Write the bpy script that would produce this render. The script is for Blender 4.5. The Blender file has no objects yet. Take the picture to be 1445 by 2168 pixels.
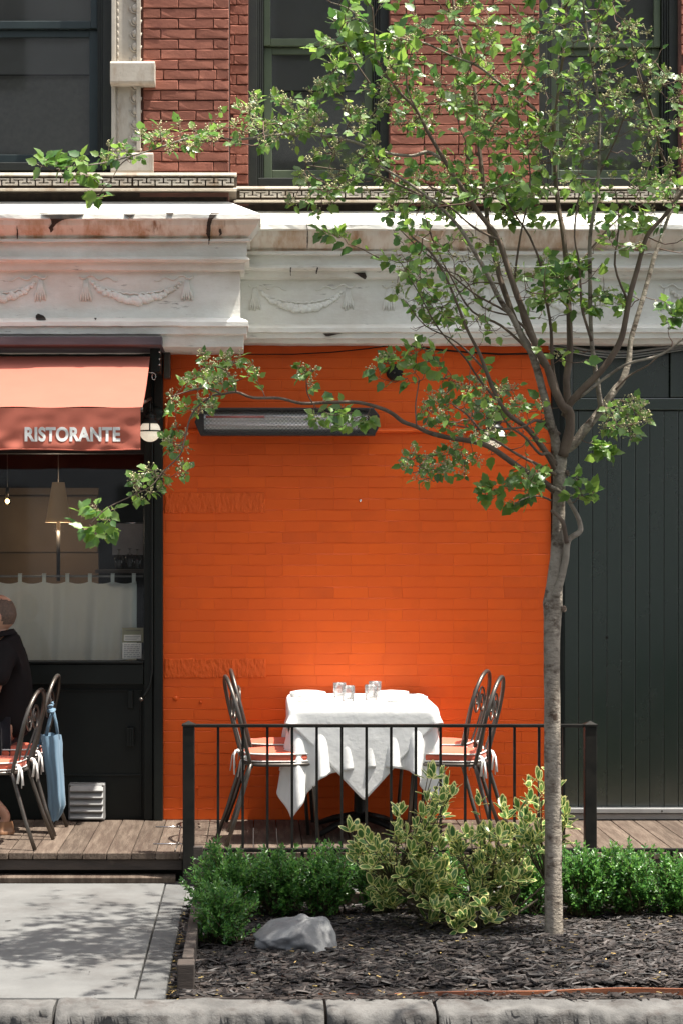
import bpy, math, random
import numpy as np
from mathutils import Vector, Matrix, Euler
R = math.radians
random.seed(7); RNG = np.random.default_rng(7)
scene = bpy.context.scene
C = scene.collection

# ------------------------------------------------------------------ camera, sky, sun, exposure
# the facade is the plane y = 0, x runs along it, the deck is z = 0; the camera stands 12 m out in the street
FOC, VX, HY, DIST, EYE = 4260.0, 540.0, 1160.0, 12.0, 1.62
cam = bpy.data.cameras.new('camera'); cam_o = bpy.data.objects.new('camera', cam); C.objects.link(cam_o)
cam_o.location = (0, -DIST, EYE); cam_o.rotation_euler = (R(90), 0, 0)
cam.sensor_fit = 'VERTICAL'; cam.sensor_height = 36; cam.lens = FOC/2168*36
cam.shift_x = (722.5-VX)/2168; cam.shift_y = (HY-1084)/2168
cam.clip_end = 500
scene.camera = cam_o

SUN_DIR = Vector((0.34, -0.096, 1.0)).normalized()
world = bpy.data.worlds.new("World"); scene.world = world; world.use_nodes = True
wn = world.node_tree.nodes; wl = world.node_tree.links
sky = wn.new('ShaderNodeTexSky'); sky.sky_type = 'NISHITA'; sky.sun_disc = False
sky.sun_elevation = math.asin(SUN_DIR.z); sky.sun_rotation = math.atan2(SUN_DIR.x, SUN_DIR.y)
sky.dust_density = 4; sky.air_density = 1.0; sky.ozone_density = .3
sh = wn.new('ShaderNodeHueSaturation'); sh.inputs['Saturation'].default_value = .5; wl.new(sky.outputs[0], sh.inputs['Color']); wl.new(sh.outputs[0], wn['Background'].inputs[0]); wn['Background'].inputs[1].default_value = 0.115
sun = bpy.data.lights.new('sun', 'SUN'); sun.energy = 5.0; sun.angle = R(0.5); sun.color = (1, .95, .87)
sun_o = bpy.data.objects.new('sun', sun); C.objects.link(sun_o)
sun_o.rotation_euler = SUN_DIR.to_track_quat('Z', 'Y').to_euler()
scene.view_settings.view_transform = 'Standard'; scene.view_settings.look = 'None'
scene.view_settings.gamma = 1; scene.view_settings.use_curve_mapping = False
scene.view_settings.exposure = 1.1

# ------------------------------------------------------------------ measures
def sc(y): return FOC/(y+DIST)
def WX(px, y=0): return (px-VX)/sc(y)
def WZ(py, y=0): return EYE-(py-HY)/sc(y)
def PT(px, py, y): return Vector((WX(px, y), y, WZ(py, y)))
def lin(r, g, b):
    f = lambda c: (c/255/12.92) if c/255 <= .04045 else ((c/255+.055)/1.055)**2.4
    return (f(r), f(g), f(b), 1)
def rnd(a, b): return random.uniform(a, b)

# ------------------------------------------------------------------ mesh helper
class MB:
    def __init__(s): s.v = []; s.f = []; s.m = []; s.sm = []
    def add(s, vs, fs, mi=0, smooth=False):
        o = len(s.v); s.v.extend([tuple(v) for v in vs])
        for f in fs: s.f.append(tuple(i+o for i in f)); s.m.append(mi); s.sm.append(smooth)
        return s
    def box(s, x0, x1, y0, y1, z0, z1, mi=0, M=None):
        vs = [Vector(p) for p in ((x0,y0,z0),(x1,y0,z0),(x1,y1,z0),(x0,y1,z0),(x0,y0,z1),(x1,y0,z1),(x1,y1,z1),(x0,y1,z1))]
        if M is not None: vs = [M @ v for v in vs]
        return s.add(vs, [(0,3,2,1),(4,5,6,7),(0,1,5,4),(1,2,6,5),(2,3,7,6),(3,0,4,7)], mi)
    def tube(s, pts, rad, n=8, mi=0, smooth=True, flat=None, cap=True):
        pts = [Vector(p) for p in pts]; k = len(pts)
        if not hasattr(rad, '__len__'): rad = [rad]*k
        vs = []; t0 = (pts[1]-pts[0]).normalized()
        up = Vector((0,0,1)) if abs(t0.z) < .9 else Vector((0,1,0))
        a = t0.cross(up).normalized()
        for i, p in enumerate(pts):
            t = (pts[min(i+1,k-1)]-pts[max(i-1,0)])
            t = t.normalized() if t.length > 1e-9 else t0
            a = (a - t*a.dot(t)); a = a.normalized() if a.length > 1e-6 else t.orthogonal().normalized()
            b = t.cross(a)
            for j in range(n):
                an = 2*math.pi*j/n
                fa, fb = (1, 1) if flat is None else flat
                vs.append(p + (a*math.cos(an)*fa + b*math.sin(an)*fb)*rad[i])
        fs = [(i*n+j, i*n+(j+1)%n, (i+1)*n+(j+1)%n, (i+1)*n+j) for i in range(k-1) for j in range(n)]
        if cap: fs += [tuple(range(n-1,-1,-1)), tuple((k-1)*n+j for j in range(n))]
        return s.add(vs, fs, mi, smooth)
    def lathe(s, prof, c, n=24, mi=0, axis='z', smooth=True, cap=True):
        vs = []; c = Vector(c)
        for r, h in prof:
            for j in range(n):
                a = 2*math.pi*j/n
                p = (r*math.cos(a), r*math.sin(a), h)
                if axis == 'y': p = (p[0], p[2], p[1])
                vs.append(c+Vector(p))
        k = len(prof)
        fs = [(i*n+j, i*n+(j+1)%n, (i+1)*n+(j+1)%n, (i+1)*n+j) for i in range(k-1) for j in range(n)]
        if cap: fs += [tuple(range(n-1,-1,-1)), tuple((k-1)*n+j for j in range(n))]
        return s.add(vs, fs, mi, smooth)
    def ball(s, c, r, mi=0, n=10, m=6, sx=1, sy=1, sz=1):
        vs = []; c = Vector(c)
        for i in range(1, m):
            t = math.pi*i/m
            for j in range(n):
                a = 2*math.pi*j/n
                vs.append(c+Vector((r*sx*math.sin(t)*math.cos(a), r*sy*math.sin(t)*math.sin(a), r*sz*math.cos(t))))
        o = len(vs); vs += [c+Vector((0,0,r*sz)), c-Vector((0,0,r*sz))]
        fs = [(i*n+j, (i+1)*n+j, (i+1)*n+(j+1)%n, i*n+(j+1)%n) for i in range(m-2) for j in range(n)]
        fs += [(o, j, (j+1)%n) for j in range(n)] + [(o+1, (m-2)*n+(j+1)%n, (m-2)*n+j) for j in range(n)]
        return s.add(vs, fs, mi, True)
    def prism(s, prof_yz, x0, x1, mi=0, end0=None, end1=None, smooth=False):
        # profile in (y, z) swept along x; end0/end1 give per-point x
        k = len(prof_yz)
        a = [(x0 if end0 is None else end0[i], p[0], p[1]) for i, p in enumerate(prof_yz)]
        b = [(x1 if end1 is None else end1[i], p[0], p[1]) for i, p in enumerate(prof_yz)]
        fs = [(i, (i+1)%k, k+(i+1)%k, k+i) for i in range(k)]
        fs += [tuple(range(k-1,-1,-1)), tuple(range(k, 2*k))]
        return s.add(a+b, fs, mi, smooth)
    def plate(s, pts_xz, y0, y1, mi=0):
        k = len(pts_xz)
        vs = [(p[0], y0, p[1]) for p in pts_xz]+[(p[0], y1, p[1]) for p in pts_xz]
        return s.add(vs, [(i, (i+1)%k, k+(i+1)%k, k+i) for i in range(k)]+[tuple(range(k-1,-1,-1)), tuple(range(k,2*k))], mi)
    def grid(s, P, mi=0, smooth=True, closed=False):
        # P: rows of points
        r = len(P); c = len(P[0]); vs = [p for row in P for p in row]
        fs = [(i*c+j, i*c+(j+1)%c, (i+1)*c+(j+1)%c, (i+1)*c+j) for i in range(r-1) for j in range(c if closed else c-1)]
        return s.add(vs, fs, mi, smooth)
    def build(s, name, mats, parent=None, bevel=0, seg=2, fix=True):
        me = bpy.data.meshes.new(name)
        V = np.array(s.v, dtype=float); c = (V.min(0)+V.max(0))/2
        me.from_pydata((V-c).tolist(), [], s.f)
        if not isinstance(mats, (list, tuple)): mats = [mats]
        for m in mats: me.materials.append(m)
        me.polygons.foreach_set('material_index', s.m); me.polygons.foreach_set('use_smooth', s.sm)
        if fix:
            import bmesh
            bm = bmesh.new(); bm.from_mesh(me); bmesh.ops.recalc_face_normals(bm, faces=bm.faces); bm.to_mesh(me); bm.free()
        me.update()
        o = bpy.data.objects.new(name, me); C.objects.link(o)
        base = Vector((0,0,0))
        if parent is not None:
            o.parent = parent; q = parent
            while q is not None: base += q.location; q = q.parent
        o.location = Vector(c)-base
        if bevel:
            b = o.modifiers.new('bevel', 'BEVEL'); b.width = bevel; b.segments = seg; b.limit_method = 'ANGLE'; b.angle_limit = R(40)
        return o

def tag(o, label=None, cat=None, group=None, kind=None):
    if label: o['label'] = label
    if cat: o['category'] = cat
    if group: o['group'] = group
    if kind: o['kind'] = kind
    return o
def thing(name, loc, label, cat, group=None):
    o = bpy.data.objects.new(name, None); C.objects.link(o); o.location = loc; o.empty_display_size = .1
    return tag(o, label, cat, group)
def kids(o): return [x for x in bpy.data.objects if x.parent == o]
def copy_tree(o, parent=None):
    c = o.copy(); C.objects.link(c); c.parent = parent
    if parent is None:
        for k in ('label',):
            if k in c: del c[k]
    for ch in kids(o): copy_tree(ch, c)
    return c

# ------------------------------------------------------------------ material helper
def nmat(name):
    m = bpy.data.materials.new(name); m.use_nodes = True
    return m, m.node_tree.nodes, m.node_tree.links, m.node_tree.nodes['Principled BSDF']
def mat(name, c1, c2=None, scale=4, stretch=(1,1,1), rough=.6, rough2=None, metal=0, spec=.5, bump=.0, bscale=60, bdist=.003,
        bstretch=None, dirt=None, dscale=2, dstretch=(1,1,1), dlo=.5, dhi=.7, orand=0, lo=.35, hi=.65, detail=6, island=0, coat=0, sheen=0, dirt2=None, bdetail=5):
    m, N, L, B = nmat(name)
    tc = N.new('ShaderNodeTexCoord'); oi = N.new('ShaderNodeObjectInfo')
    off = N.new('ShaderNodeVectorMath'); off.operation = 'MULTIPLY_ADD'
    cmb = N.new('ShaderNodeCombineXYZ')
    for i in range(3): L.new(oi.outputs['Random'], cmb.inputs[i])
    L.new(cmb.outputs[0], off.inputs[0]); off.inputs[1].default_value = (31, 17, 23); L.new(tc.outputs['Object'], off.inputs[2])
    def noise(sc_, st, det=detail, rough_=.6):
        mp = N.new('ShaderNodeMapping'); mp.inputs['Scale'].default_value = st; L.new(off.outputs[0], mp.inputs[0])
        n = N.new('ShaderNodeTexNoise'); n.inputs['Scale'].default_value = sc_; n.inputs['Detail'].default_value = det
        n.inputs['Roughness'].default_value = rough_; L.new(mp.outputs[0], n.inputs['Vector']); return n
    def ramp(src, p0, p1, a, b):
        r = N.new('ShaderNodeValToRGB'); r.color_ramp.elements[0].position = p0; r.color_ramp.elements[1].position = p1
        r.color_ramp.elements[0].color = a; r.color_ramp.elements[1].color = b; L.new(src, r.inputs[0]); return r
    n1 = noise(scale, stretch)
    col = ramp(n1.outputs['Fac'], lo, hi, c1, c2 or c1).outputs[0]
    def mixd(col, d, ds, dst, a, b):
        nd = noise(ds, dst, 8, .65); f = ramp(nd.outputs['Fac'], a, b, (0,0,0,1), (1,1,1,1))
        mx = N.new('ShaderNodeMix'); mx.data_type = 'RGBA'; L.new(f.outputs[0], mx.inputs[0]); L.new(col, mx.inputs[6]); mx.inputs[7].default_value = d
        return mx.outputs[2]
    if dirt: col = mixd(col, dirt, dscale, dstretch, dlo, dhi)
    if dirt2: col = mixd(col, dirt2[0], dirt2[1], dirt2[2], dirt2[3], dirt2[4])
    if orand or island:
        hs = N.new('ShaderNodeHueSaturation'); mr = N.new('ShaderNodeMapRange')
        if island:
            g = N.new('ShaderNodeNewGeometry'); L.new(g.outputs['Random Per Island'], mr.inputs[0]); a = island
        else: L.new(oi.outputs['Random'], mr.inputs[0]); a = orand
        mr.inputs[3].default_value = 1-a; mr.inputs[4].default_value = 1+a
        L.new(mr.outputs[0], hs.inputs['Value']); L.new(col, hs.inputs['Color']); col = hs.outputs[0]
    L.new(col, B.inputs['Base Color'])
    B.inputs['Metallic'].default_value = metal; B.inputs['Specular IOR Level'].default_value = spec
    if rough2 is not None:
        mr2 = N.new('ShaderNodeMapRange'); L.new(n1.outputs['Fac'], mr2.inputs[0]); mr2.inputs[1].default_value = .35; mr2.inputs[2].default_value = .65
        mr2.inputs[3].default_value = rough; mr2.inputs[4].default_value = rough2; L.new(mr2.outputs[0], B.inputs['Roughness'])
    else: B.inputs['Roughness'].default_value = rough
    if coat: B.inputs['Coat Weight'].default_value = coat
    if sheen: B.inputs['Sheen Weight'].default_value = sheen
    if bump:
        nb = noise(bscale, bstretch or stretch, bdetail, .65); bp = N.new('ShaderNodeBump'); bp.inputs['Strength'].default_value = bump; bp.inputs['Distance'].default_value = bdist
        L.new(nb.outputs['Fac'], bp.inputs['Height']); L.new(bp.outputs[0], B.inputs['Normal'])
    return m
def leafmat(name, c1, c2, trans, rough=.35, edge=None, hue=.0, spec=.5):
    m, N, L, B = nmat(name)
    g = N.new('ShaderNodeNewGeometry'); oi = N.new('ShaderNodeObjectInfo')
    ad = N.new('ShaderNodeMath'); ad.operation = 'ADD'; L.new(g.outputs['Random Per Island'], ad.inputs[0]); L.new(oi.outputs['Random'], ad.inputs[1])
    fr = N.new('ShaderNodeMath'); fr.operation = 'FRACT'; L.new(ad.outputs[0], fr.inputs[0])
    r = N.new('ShaderNodeValToRGB'); r.color_ramp.elements[0].color = c1; r.color_ramp.elements[1].color = c2; L.new(fr.outputs[0], r.inputs[0])
    col = r.outputs[0]
    if edge:
        at = N.new('ShaderNodeAttribute'); at.attribute_name = 'rim'
        nz = N.new('ShaderNodeTexNoise'); nz.inputs['Scale'].default_value = 90; tc = N.new('ShaderNodeTexCoord'); L.new(tc.outputs['Object'], nz.inputs['Vector'])
        su = N.new('ShaderNodeMath'); su.operation = 'MULTIPLY_ADD'; L.new(nz.outputs['Fac'], su.inputs[0]); su.inputs[1].default_value = 1.0; L.new(at.outputs['Fac'], su.inputs[2])
        rr = N.new('ShaderNodeValToRGB'); rr.color_ramp.elements[0].position = .72; rr.color_ramp.elements[1].position = 1.0; L.new(su.outputs[0], rr.inputs[0])
        mx = N.new('ShaderNodeMix'); mx.data_type = 'RGBA'; L.new(rr.outputs[0], mx.inputs[0]); L.new(col, mx.inputs[6]); mx.inputs[7].default_value = edge; col = mx.outputs[2]
    L.new(col, B.inputs['Base Color']); B.inputs['Roughness'].default_value = rough; B.inputs['Specular IOR Level'].default_value = spec
    T = N.new('ShaderNodeBsdfTranslucent')
    hs = N.new('ShaderNodeHueSaturation'); hs.inputs['Value'].default_value = 2.1; hs.inputs['Hue'].default_value = .485; L.new(col, hs.inputs['Color']); L.new(hs.outputs[0], T.inputs[0])
    mx2 = N.new('ShaderNodeMixShader'); mx2.inputs[0].default_value = trans; L.new(B.outputs[0], mx2.inputs[1]); L.new(T.outputs[0], mx2.inputs[2])
    L.new(mx2.outputs[0], N['Material Output'].inputs[0]); return m
def paneglass(name, refl=.0, tint=(1,1,1,1)):
    m, N, L, B = nmat(name); N.remove(B)
    fr = N.new('ShaderNodeFresnel'); fr.inputs[0].default_value = 1.5; t = N.new('ShaderNodeBsdfTransparent'); t.inputs[0].default_value = tint
    gl = N.new('ShaderNodeBsdfGlossy'); gl.inputs['Roughness'].default_value = .03
    ad = N.new('ShaderNodeMath'); ad.operation = 'ADD'; L.new(fr.outputs[0], ad.inputs[0]); ad.inputs[1].default_value = refl
    mx = N.new('ShaderNodeMixShader'); L.new(ad.outputs[0], mx.inputs[0]); L.new(t.outputs[0], mx.inputs[1]); L.new(gl.outputs[0], mx.inputs[2])
    L.new(mx.outputs[0], N['Material Output'].inputs[0]); return m
def glow(name, col, strength, base=(.8,.8,.8,1)):
    m, N, L, B = nmat(name); B.inputs['Base Color'].default_value = base
    B.inputs['Emission Color'].default_value = col; B.inputs['Emission Strength'].default_value = strength; return m
def cloth(name, c, trans=.2, bump=.2, bscale=500, rough=.9, bd=.0006):
    m = mat(name, c, tuple(x*.93 for x in c[:3])+(1,), scale=6, rough=rough, spec=.2, bump=bump, bscale=bscale, bdist=bd, sheen=.15)
    if trans:
        N = m.node_tree.nodes; L = m.node_tree.links; T = N.new('ShaderNodeBsdfTranslucent'); T.inputs[0].default_value = c
        mx = N.new('ShaderNodeMixShader'); mx.inputs[0].default_value = trans
        L.new(N['Principled BSDF'].outputs[0], mx.inputs[1]); L.new(T.outputs[0], mx.inputs[2]); L.new(mx.outputs[0], N['Material Output'].inputs[0])
    return m

M = {}
M['orange'] = mat('orange_paint', (.74,.112,.013,1), (.67,.096,.012,1), scale=1.3, spec=.28, rough=.40, rough2=.52, bump=.2, bscale=70, bdist=.002, dirt=(.50,.075,.014,1), dscale=1.1, dlo=.56, dhi=.8, orand=.012)
M['orange_rough'] = mat('orange_rough_paint', (.76,.118,.014,1), (.70,.105,.013,1), scale=5, spec=.28, rough=.55, bump=1, bscale=26, bdist=.02, bstretch=(1.6,1,.6))
M['brick'] = mat('red_brick', (.34,.135,.092,1), (.26,.10,.07,1), scale=3, rough=.9, spec=.2, bump=.5, bscale=60, bdist=.004, dirt=(.19,.07,.055,1), dscale=7, dlo=.58, dhi=.8, orand=.17)
M['mortar'] = mat('brick_mortar', (.17,.075,.055,1), (.10,.05,.04,1), scale=9, rough=.95, bump=.4, bscale=120)
M['stone'] = mat('cream_stone', (.55,.50,.42,1), (.44,.39,.32,1), scale=5, rough=.85, spec=.25, bump=.3, bscale=50, bdist=.004, dirt=(.30,.21,.14,1), dscale=4, dstretch=(2.5,1,.7), dlo=.52, dhi=.74, dirt2=((.12,.10,.08,1), 14, (1,1,1), .66, .76))
M['cornice'] = mat('painted_cornice', (.80,.79,.73,1), (.68,.67,.61,1), scale=2.2, stretch=(1,1,2.5), rough=.7, spec=.3, bump=.35, bscale=30, bdist=.006, dirt=(.60,.56,.49,1), dscale=2.4, dstretch=(1.2,1,2.2), dlo=.45, dhi=.72, dirt2=((.14,.12,.10,1), 6, (1,1,6), .63, .73))
M['stained'] = mat('rust_stained_cornice', (.76,.73,.66,1), (.68,.61,.52,1), scale=2.0, stretch=(3.5,1,.5), rough=.7, spec=.3, bump=.3, bscale=30, bdist=.005, dirt=(.44,.27,.15,1), dscale=2.6, dstretch=(2.4,1,.45), dlo=.47, dhi=.66, dirt2=((.25,.13,.07,1), 4, (3,1,.7), .62, .74))
M['peel'] = mat('bare_core_and_painted_shadow', (.05,.035,.025,1), (.02,.015,.012,1), scale=30, rough=.9, bump=.6, bscale=80)  # bare cornice core, also the painted shadow strip under the meander bands
M['greenframe'] = mat('green_frame_paint', (.095,.125,.068,1), (.075,.10,.055,1), scale=6, rough=.5, bump=.1)
M['darkframe'] = mat('dark_frame_paint', (.018,.021,.013,1), (.010,.012,.009,1), scale=8, rough=.5, bump=.2)
M['tealframe'] = mat('dark_teal_frame_paint', (.022,.036,.036,1), (.015,.026,.027,1), scale=8, rough=.4)
M['shade'] = mat('window_shade_fabric', (.19,.185,.155,1), (.15,.148,.125,1), scale=40, rough=.9, island=.0)
M['shade2'] = mat('window_shade_dark', (.17,.17,.15,1), (.14,.14,.125,1), scale=3, rough=.9)
M['glass'] = paneglass('window_glass', .03)
M['glass2'] = paneglass('shop_glass', .0)
M['black'] = mat('black_iron_paint', (.010,.010,.009,1), (.018,.016,.013,1), scale=10, rough=.4, rough2=.6, spec=.2, bump=.25, bscale=120, bdist=.002, dirt=(.06,.035,.02,1), dscale=18, dlo=.66, dhi=.76)
M['shopblack'] = mat('shopfront_black_paint', (.012,.015,.013,1), (.009,.011,.010,1), scale=4, spec=.25, rough=.42, bump=.15, bscale=40)
M['door'] = mat('dark_green_door_paint', (.013,.027,.018,1), (.009,.020,.013,1), scale=2, spec=1.0, coat=.9, rough=.20, rough2=.30, dirt=(.035,.042,.034,1), dscale=3, dstretch=(4,1,.6), dlo=.60, dhi=.85, bump=.15, bscale=60, bdist=.001)
M['door'].node_tree.nodes['Principled BSDF'].inputs['Coat Roughness'].default_value = .26
M['purple'] = mat('weathered_purple_beam', (.11,.095,.105,1), (.07,.06,.07,1), scale=8, stretch=(.5,1,2), rough=.8, bump=.4, bscale=60)
M['awning'] = cloth('terracotta_awning_canvas', (.50,.145,.098,1), .12, .3, 260)
M['letter'] = mat('white_lettering', (.75,.75,.72,1), rough=.7)
M['wood'] = mat('weathered_deck_wood', (.155,.118,.09,1), (.08,.058,.043,1), scale=3.2, stretch=(9,.8,3), rough=.8, spec=.25, bump=.9, bscale=9, bstretch=(10,.9,4), bdist=.008, dirt=(.085,.06,.045,1), dscale=6, dstretch=(5,.5,1), dlo=.48, dhi=.62, orand=.18)
M['wooddark'] = mat('dark_old_timber', (.06,.045,.036,1), (.035,.027,.022,1), scale=5, stretch=(1,1,5), rough=.8, bump=.5, bscale=30, bstretch=(1,1,6), dirt=(.14,.11,.09,1), dscale=8, dlo=.6, dhi=.75)
M['sidewalk'] = mat('sidewalk_concrete', (.172,.172,.165,1), (.135,.135,.13,1), scale=3, rough=.9, spec=.25, bump=.5, bscale=140, bdist=.003, dirt=(.098,.093,.088,1), dscale=2.6, dlo=.48, dhi=.74, dirt2=((.09,.085,.08,1), 170, (1,1,1), .62, .7))
M['kerb'] = mat('kerb_stone', (.145,.14,.132,1), (.085,.082,.078,1), scale=7, rough=.85, spec=.3, bump=.7, bscale=26, bdist=.012, dirt=(.055,.045,.04,1), dscale=9, dstretch=(1,1,2), dlo=.50, dhi=.74)
M['slabdark'] = mat('darker_concrete_patch', (.125,.125,.12,1), (.095,.095,.092,1), scale=4, rough=.9, bump=.6, bscale=120, bdist=.004, dirt=(.07,.065,.06,1), dscale=5, dlo=.5, dhi=.7)
M['asphalt'] = mat('street_asphalt', (.045,.045,.045,1), (.03,.03,.03,1), scale=3, rough=.9, bump=.5, bscale=150)
M['soil'] = mat('dark_soil', (.035,.025,.02,1), (.02,.015,.012,1), scale=20, rough=1, bump=1, bscale=60)
M['mulch'] = mat('bark_mulch_chip', (.040,.031,.027,1), (.018,.014,.012,1), scale=20, rough=.6, spec=.45, island=.9)
M['corten'] = mat('rusty_edging', (.24,.085,.035,1), (.15,.05,.025,1), scale=9, stretch=(.6,1,1), rough=.85, bump=.4, bscale=60)
M['rock'] = mat('grey_rock', (.23,.235,.235,1), (.15,.15,.15,1), scale=7, rough=.75, bump=.6, bscale=90, bdist=.004, dirt=(.18,.16,.15,1), dscale=5, dlo=.58, dhi=.78)
M['white'] = cloth('white_table_linen', (.86,.86,.84,1), .10, .35, 9, bd=.012)
M['napkin'] = cloth('white_napkin_linen', (.82,.82,.80,1), .1, .2, 500)
M['linen'] = cloth('grey_white_linen_curtain', (.88,.95,.92,1), .5, .5, 300)
M['cushion'] = cloth('salmon_cushion_fabric', (.62,.13,.075,1), 0, .3, 400)
M['piping'] = cloth('white_piping', (.78,.76,.72,1), 0, .1)
M['iron'] = mat('brown_wrought_iron', (.13,.115,.10,1), (.09,.08,.07,1), scale=10, rough=.3, rough2=.42, metal=.7, bump=.1)
M['steel'] = mat('polished_steel', (.75,.75,.75,1), rough=.18, metal=1)
M['greymetal'] = mat('grey_metal', (.33,.33,.32,1), (.25,.25,.245,1), scale=6, rough=.5, metal=.3, dirt=(.14,.13,.12,1), dscale=8, dlo=.6, dhi=.75)
M['heater'] = mat('heater_dark_casing', (.045,.040,.037,1), (.035,.03,.03,1), scale=8, rough=.45, metal=.4)
M['quartz'] = mat('heating_tube', (.75,.72,.7,1), rough=.15, spec=.8)
M['quartzred'] = mat('ruby_heating_tube', (.55,.18,.16,1), rough=.15, spec=.8)
M['bark'] = mat('grey_brown_bark', (.37,.325,.265,1), (.24,.205,.16,1), scale=14, stretch=(1,1,.5), rough=.85, spec=.25, bump=1, bscale=38, bstretch=(1,1,1.6), bdist=.014, dirt=(.075,.05,.035,1), dscale=13, dstretch=(1,1,1.4), dlo=.50, dhi=.66, dirt2=((.34,.31,.26,1), 40, (1,1,.5), .66, .80))
M['barkdark'] = mat('dark_limb_bark', (.18,.135,.10,1), (.11,.08,.06,1), scale=18, stretch=(1,1,.5), rough=.8, spec=.3, bump=.6, bscale=50, bdist=.005, dirt=(.24,.21,.17,1), dscale=16, dlo=.62, dhi=.74)
M['twig'] = mat('reddish_twig', (.16,.09,.06,1), (.10,.06,.04,1), scale=20, rough=.7)
M['leaf'] = leafmat('tree_leaf', (.045,.13,.028,1), (.17,.29,.05,1), .42, .36, spec=.8)
M['berry'] = mat('pale_bud', (.55,.47,.28,1), (.42,.42,.20,1), scale=40, rough=.5, island=.25)
M['box'] = leafmat('boxwood_leaf', (.022,.10,.022,1), (.12,.27,.05,1), .35, .32)
M['varieg'] = leafmat('variegated_leaf', (.05,.15,.045,1), (.15,.27,.07,1), .30, .30, edge=(.74,.73,.32,1))
M['stem'] = mat('green_brown_stem', (.09,.075,.035,1), (.06,.045,.025,1), scale=12, rough=.7)
M['skin'] = mat('skin', (.50,.28,.19,1), (.44,.235,.155,1), scale=12, rough=.5, bump=.05); M['skin'].node_tree.nodes['Principled BSDF'].inputs['Subsurface Weight'].default_value = .1
M['hair'] = mat('cropped_dark_hair', (.07,.05,.038,1), (.16,.10,.07,1), scale=150, rough=.7, bump=.6, bscale=500)
M['shirt'] = cloth('black_polo_fabric', (.010,.008,.0085,1), 0, .4, 500); M['shirt'].node_tree.nodes['Principled BSDF'].inputs['Sheen Weight'].default_value = 0
M['trouser'] = cloth('dark_trouser_fabric', (.015,.015,.02,1), 0, .3, 400)
M['shoe'] = mat('tan_leather', (.28,.14,.07,1), (.22,.11,.05,1), scale=9, rough=.5)
M['denim'] = cloth('light_blue_canvas', (.17,.27,.36,1), .1, .5, 350)
M['paper'] = mat('notice_paper', (.62,.63,.58,1), (.55,.56,.5,1), scale=5, rough=.8)
M['ink'] = mat('printed_ink', (.10,.10,.11,1), rough=.8)
M['paperolive'] = mat('olive_notice_card', (.22,.23,.16,1), rough=.8)
M['tan'] = mat('tan_interior_wall', (.14,.10,.062,1), (.10,.07,.045,1), scale=2, rough=.9)
M['dark'] = mat('dark_interior', (.012,.011,.010,1), (.02,.017,.014,1), scale=1.5, rough=.9)
M['shadelit'] = glow('lit_lamp_shade', (1,.62,.30,1), .03, (.30,.23,.15,1))
M['bulb'] = glow('warm_bulb', (1,.62,.25,1), 6)
M['opal'] = glow('opal_lamp_glass', (1,.9,.7,1), .22, (.85,.80,.66,1))
M['yellowleaf'] = mat('fallen_yellow_leaf', (.45,.35,.12,1), (.35,.22,.08,1), scale=20, rough=.7, island=.3)
def tumbler():
    m, N, L, B = nmat('clear_tumbler_glass'); B.inputs['Transmission Weight'].default_value = 1; B.inputs['Roughness'].default_value = .02; B.inputs['IOR'].default_value = 1.45
    return m
M['tumbler'] = paneglass('clear_tumbler_glass', .07, (.96,.97,.97,1))
def _milk(m, f):
    N = m.node_tree.nodes; L = m.node_tree.links; o = N['Material Output']; src = o.inputs[0].links[0].from_socket
    d = N.new('ShaderNodeBsdfTranslucent'); d.inputs[0].default_value = (.9,.9,.9,1); x = N.new('ShaderNodeMixShader'); x.inputs[0].default_value = f
    L.new(src, x.inputs[1]); L.new(d.outputs[0], x.inputs[2]); L.new(x.outputs[0], o.inputs[0])
_milk(M['tumbler'], .09)

# ================================================================== SETTING
SW = -0.159                       # sidewalk level
def sheet(name, x0, x1, y0, y1, z, m, th=.3):
    o = MB().box(x0, x1, y0, y1, z-th, z).build(name, m); return tag(o, kind='structure')
tag(MB().box(-60, 60, -30, -4.27, -.62, -.31).build('street', M['asphalt']), 'grey asphalt street in front of the kerb', kind='structure')
tag(MB().box(-60, 60, -30.5, 8, -.9, -.625).build('ground', M['soil']), 'bare ground under the street and building', kind='structure')
# sidewalk: slabs are parts
swk = bpy.data.objects.new('sidewalk', None); C.objects.link(swk); tag(swk, 'pale concrete sidewalk left of the planting bed', kind='structure')
for x0, x1 in ((-9,-5.2),(-5.19,-2.75),(-2.74,-.478)):
    MB().box(x0, x1, -4.04, -1.33, SW-.1, SW).build('slab', M['sidewalk'], swk, bevel=.004)
for y0_, y1_ in ((-4.04,-3.42),(-3.41,-2.35),(-2.34,-1.33)): MB().box(-.472, -.358, y0_, y1_, SW-.1, SW-.003).build('slab', M['slabdark'], swk, bevel=.006)
MB().box(-.357, 9, -2.02, -1.33, SW-.12, SW-.012).build('slab', M['sidewalk'], swk)
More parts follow.
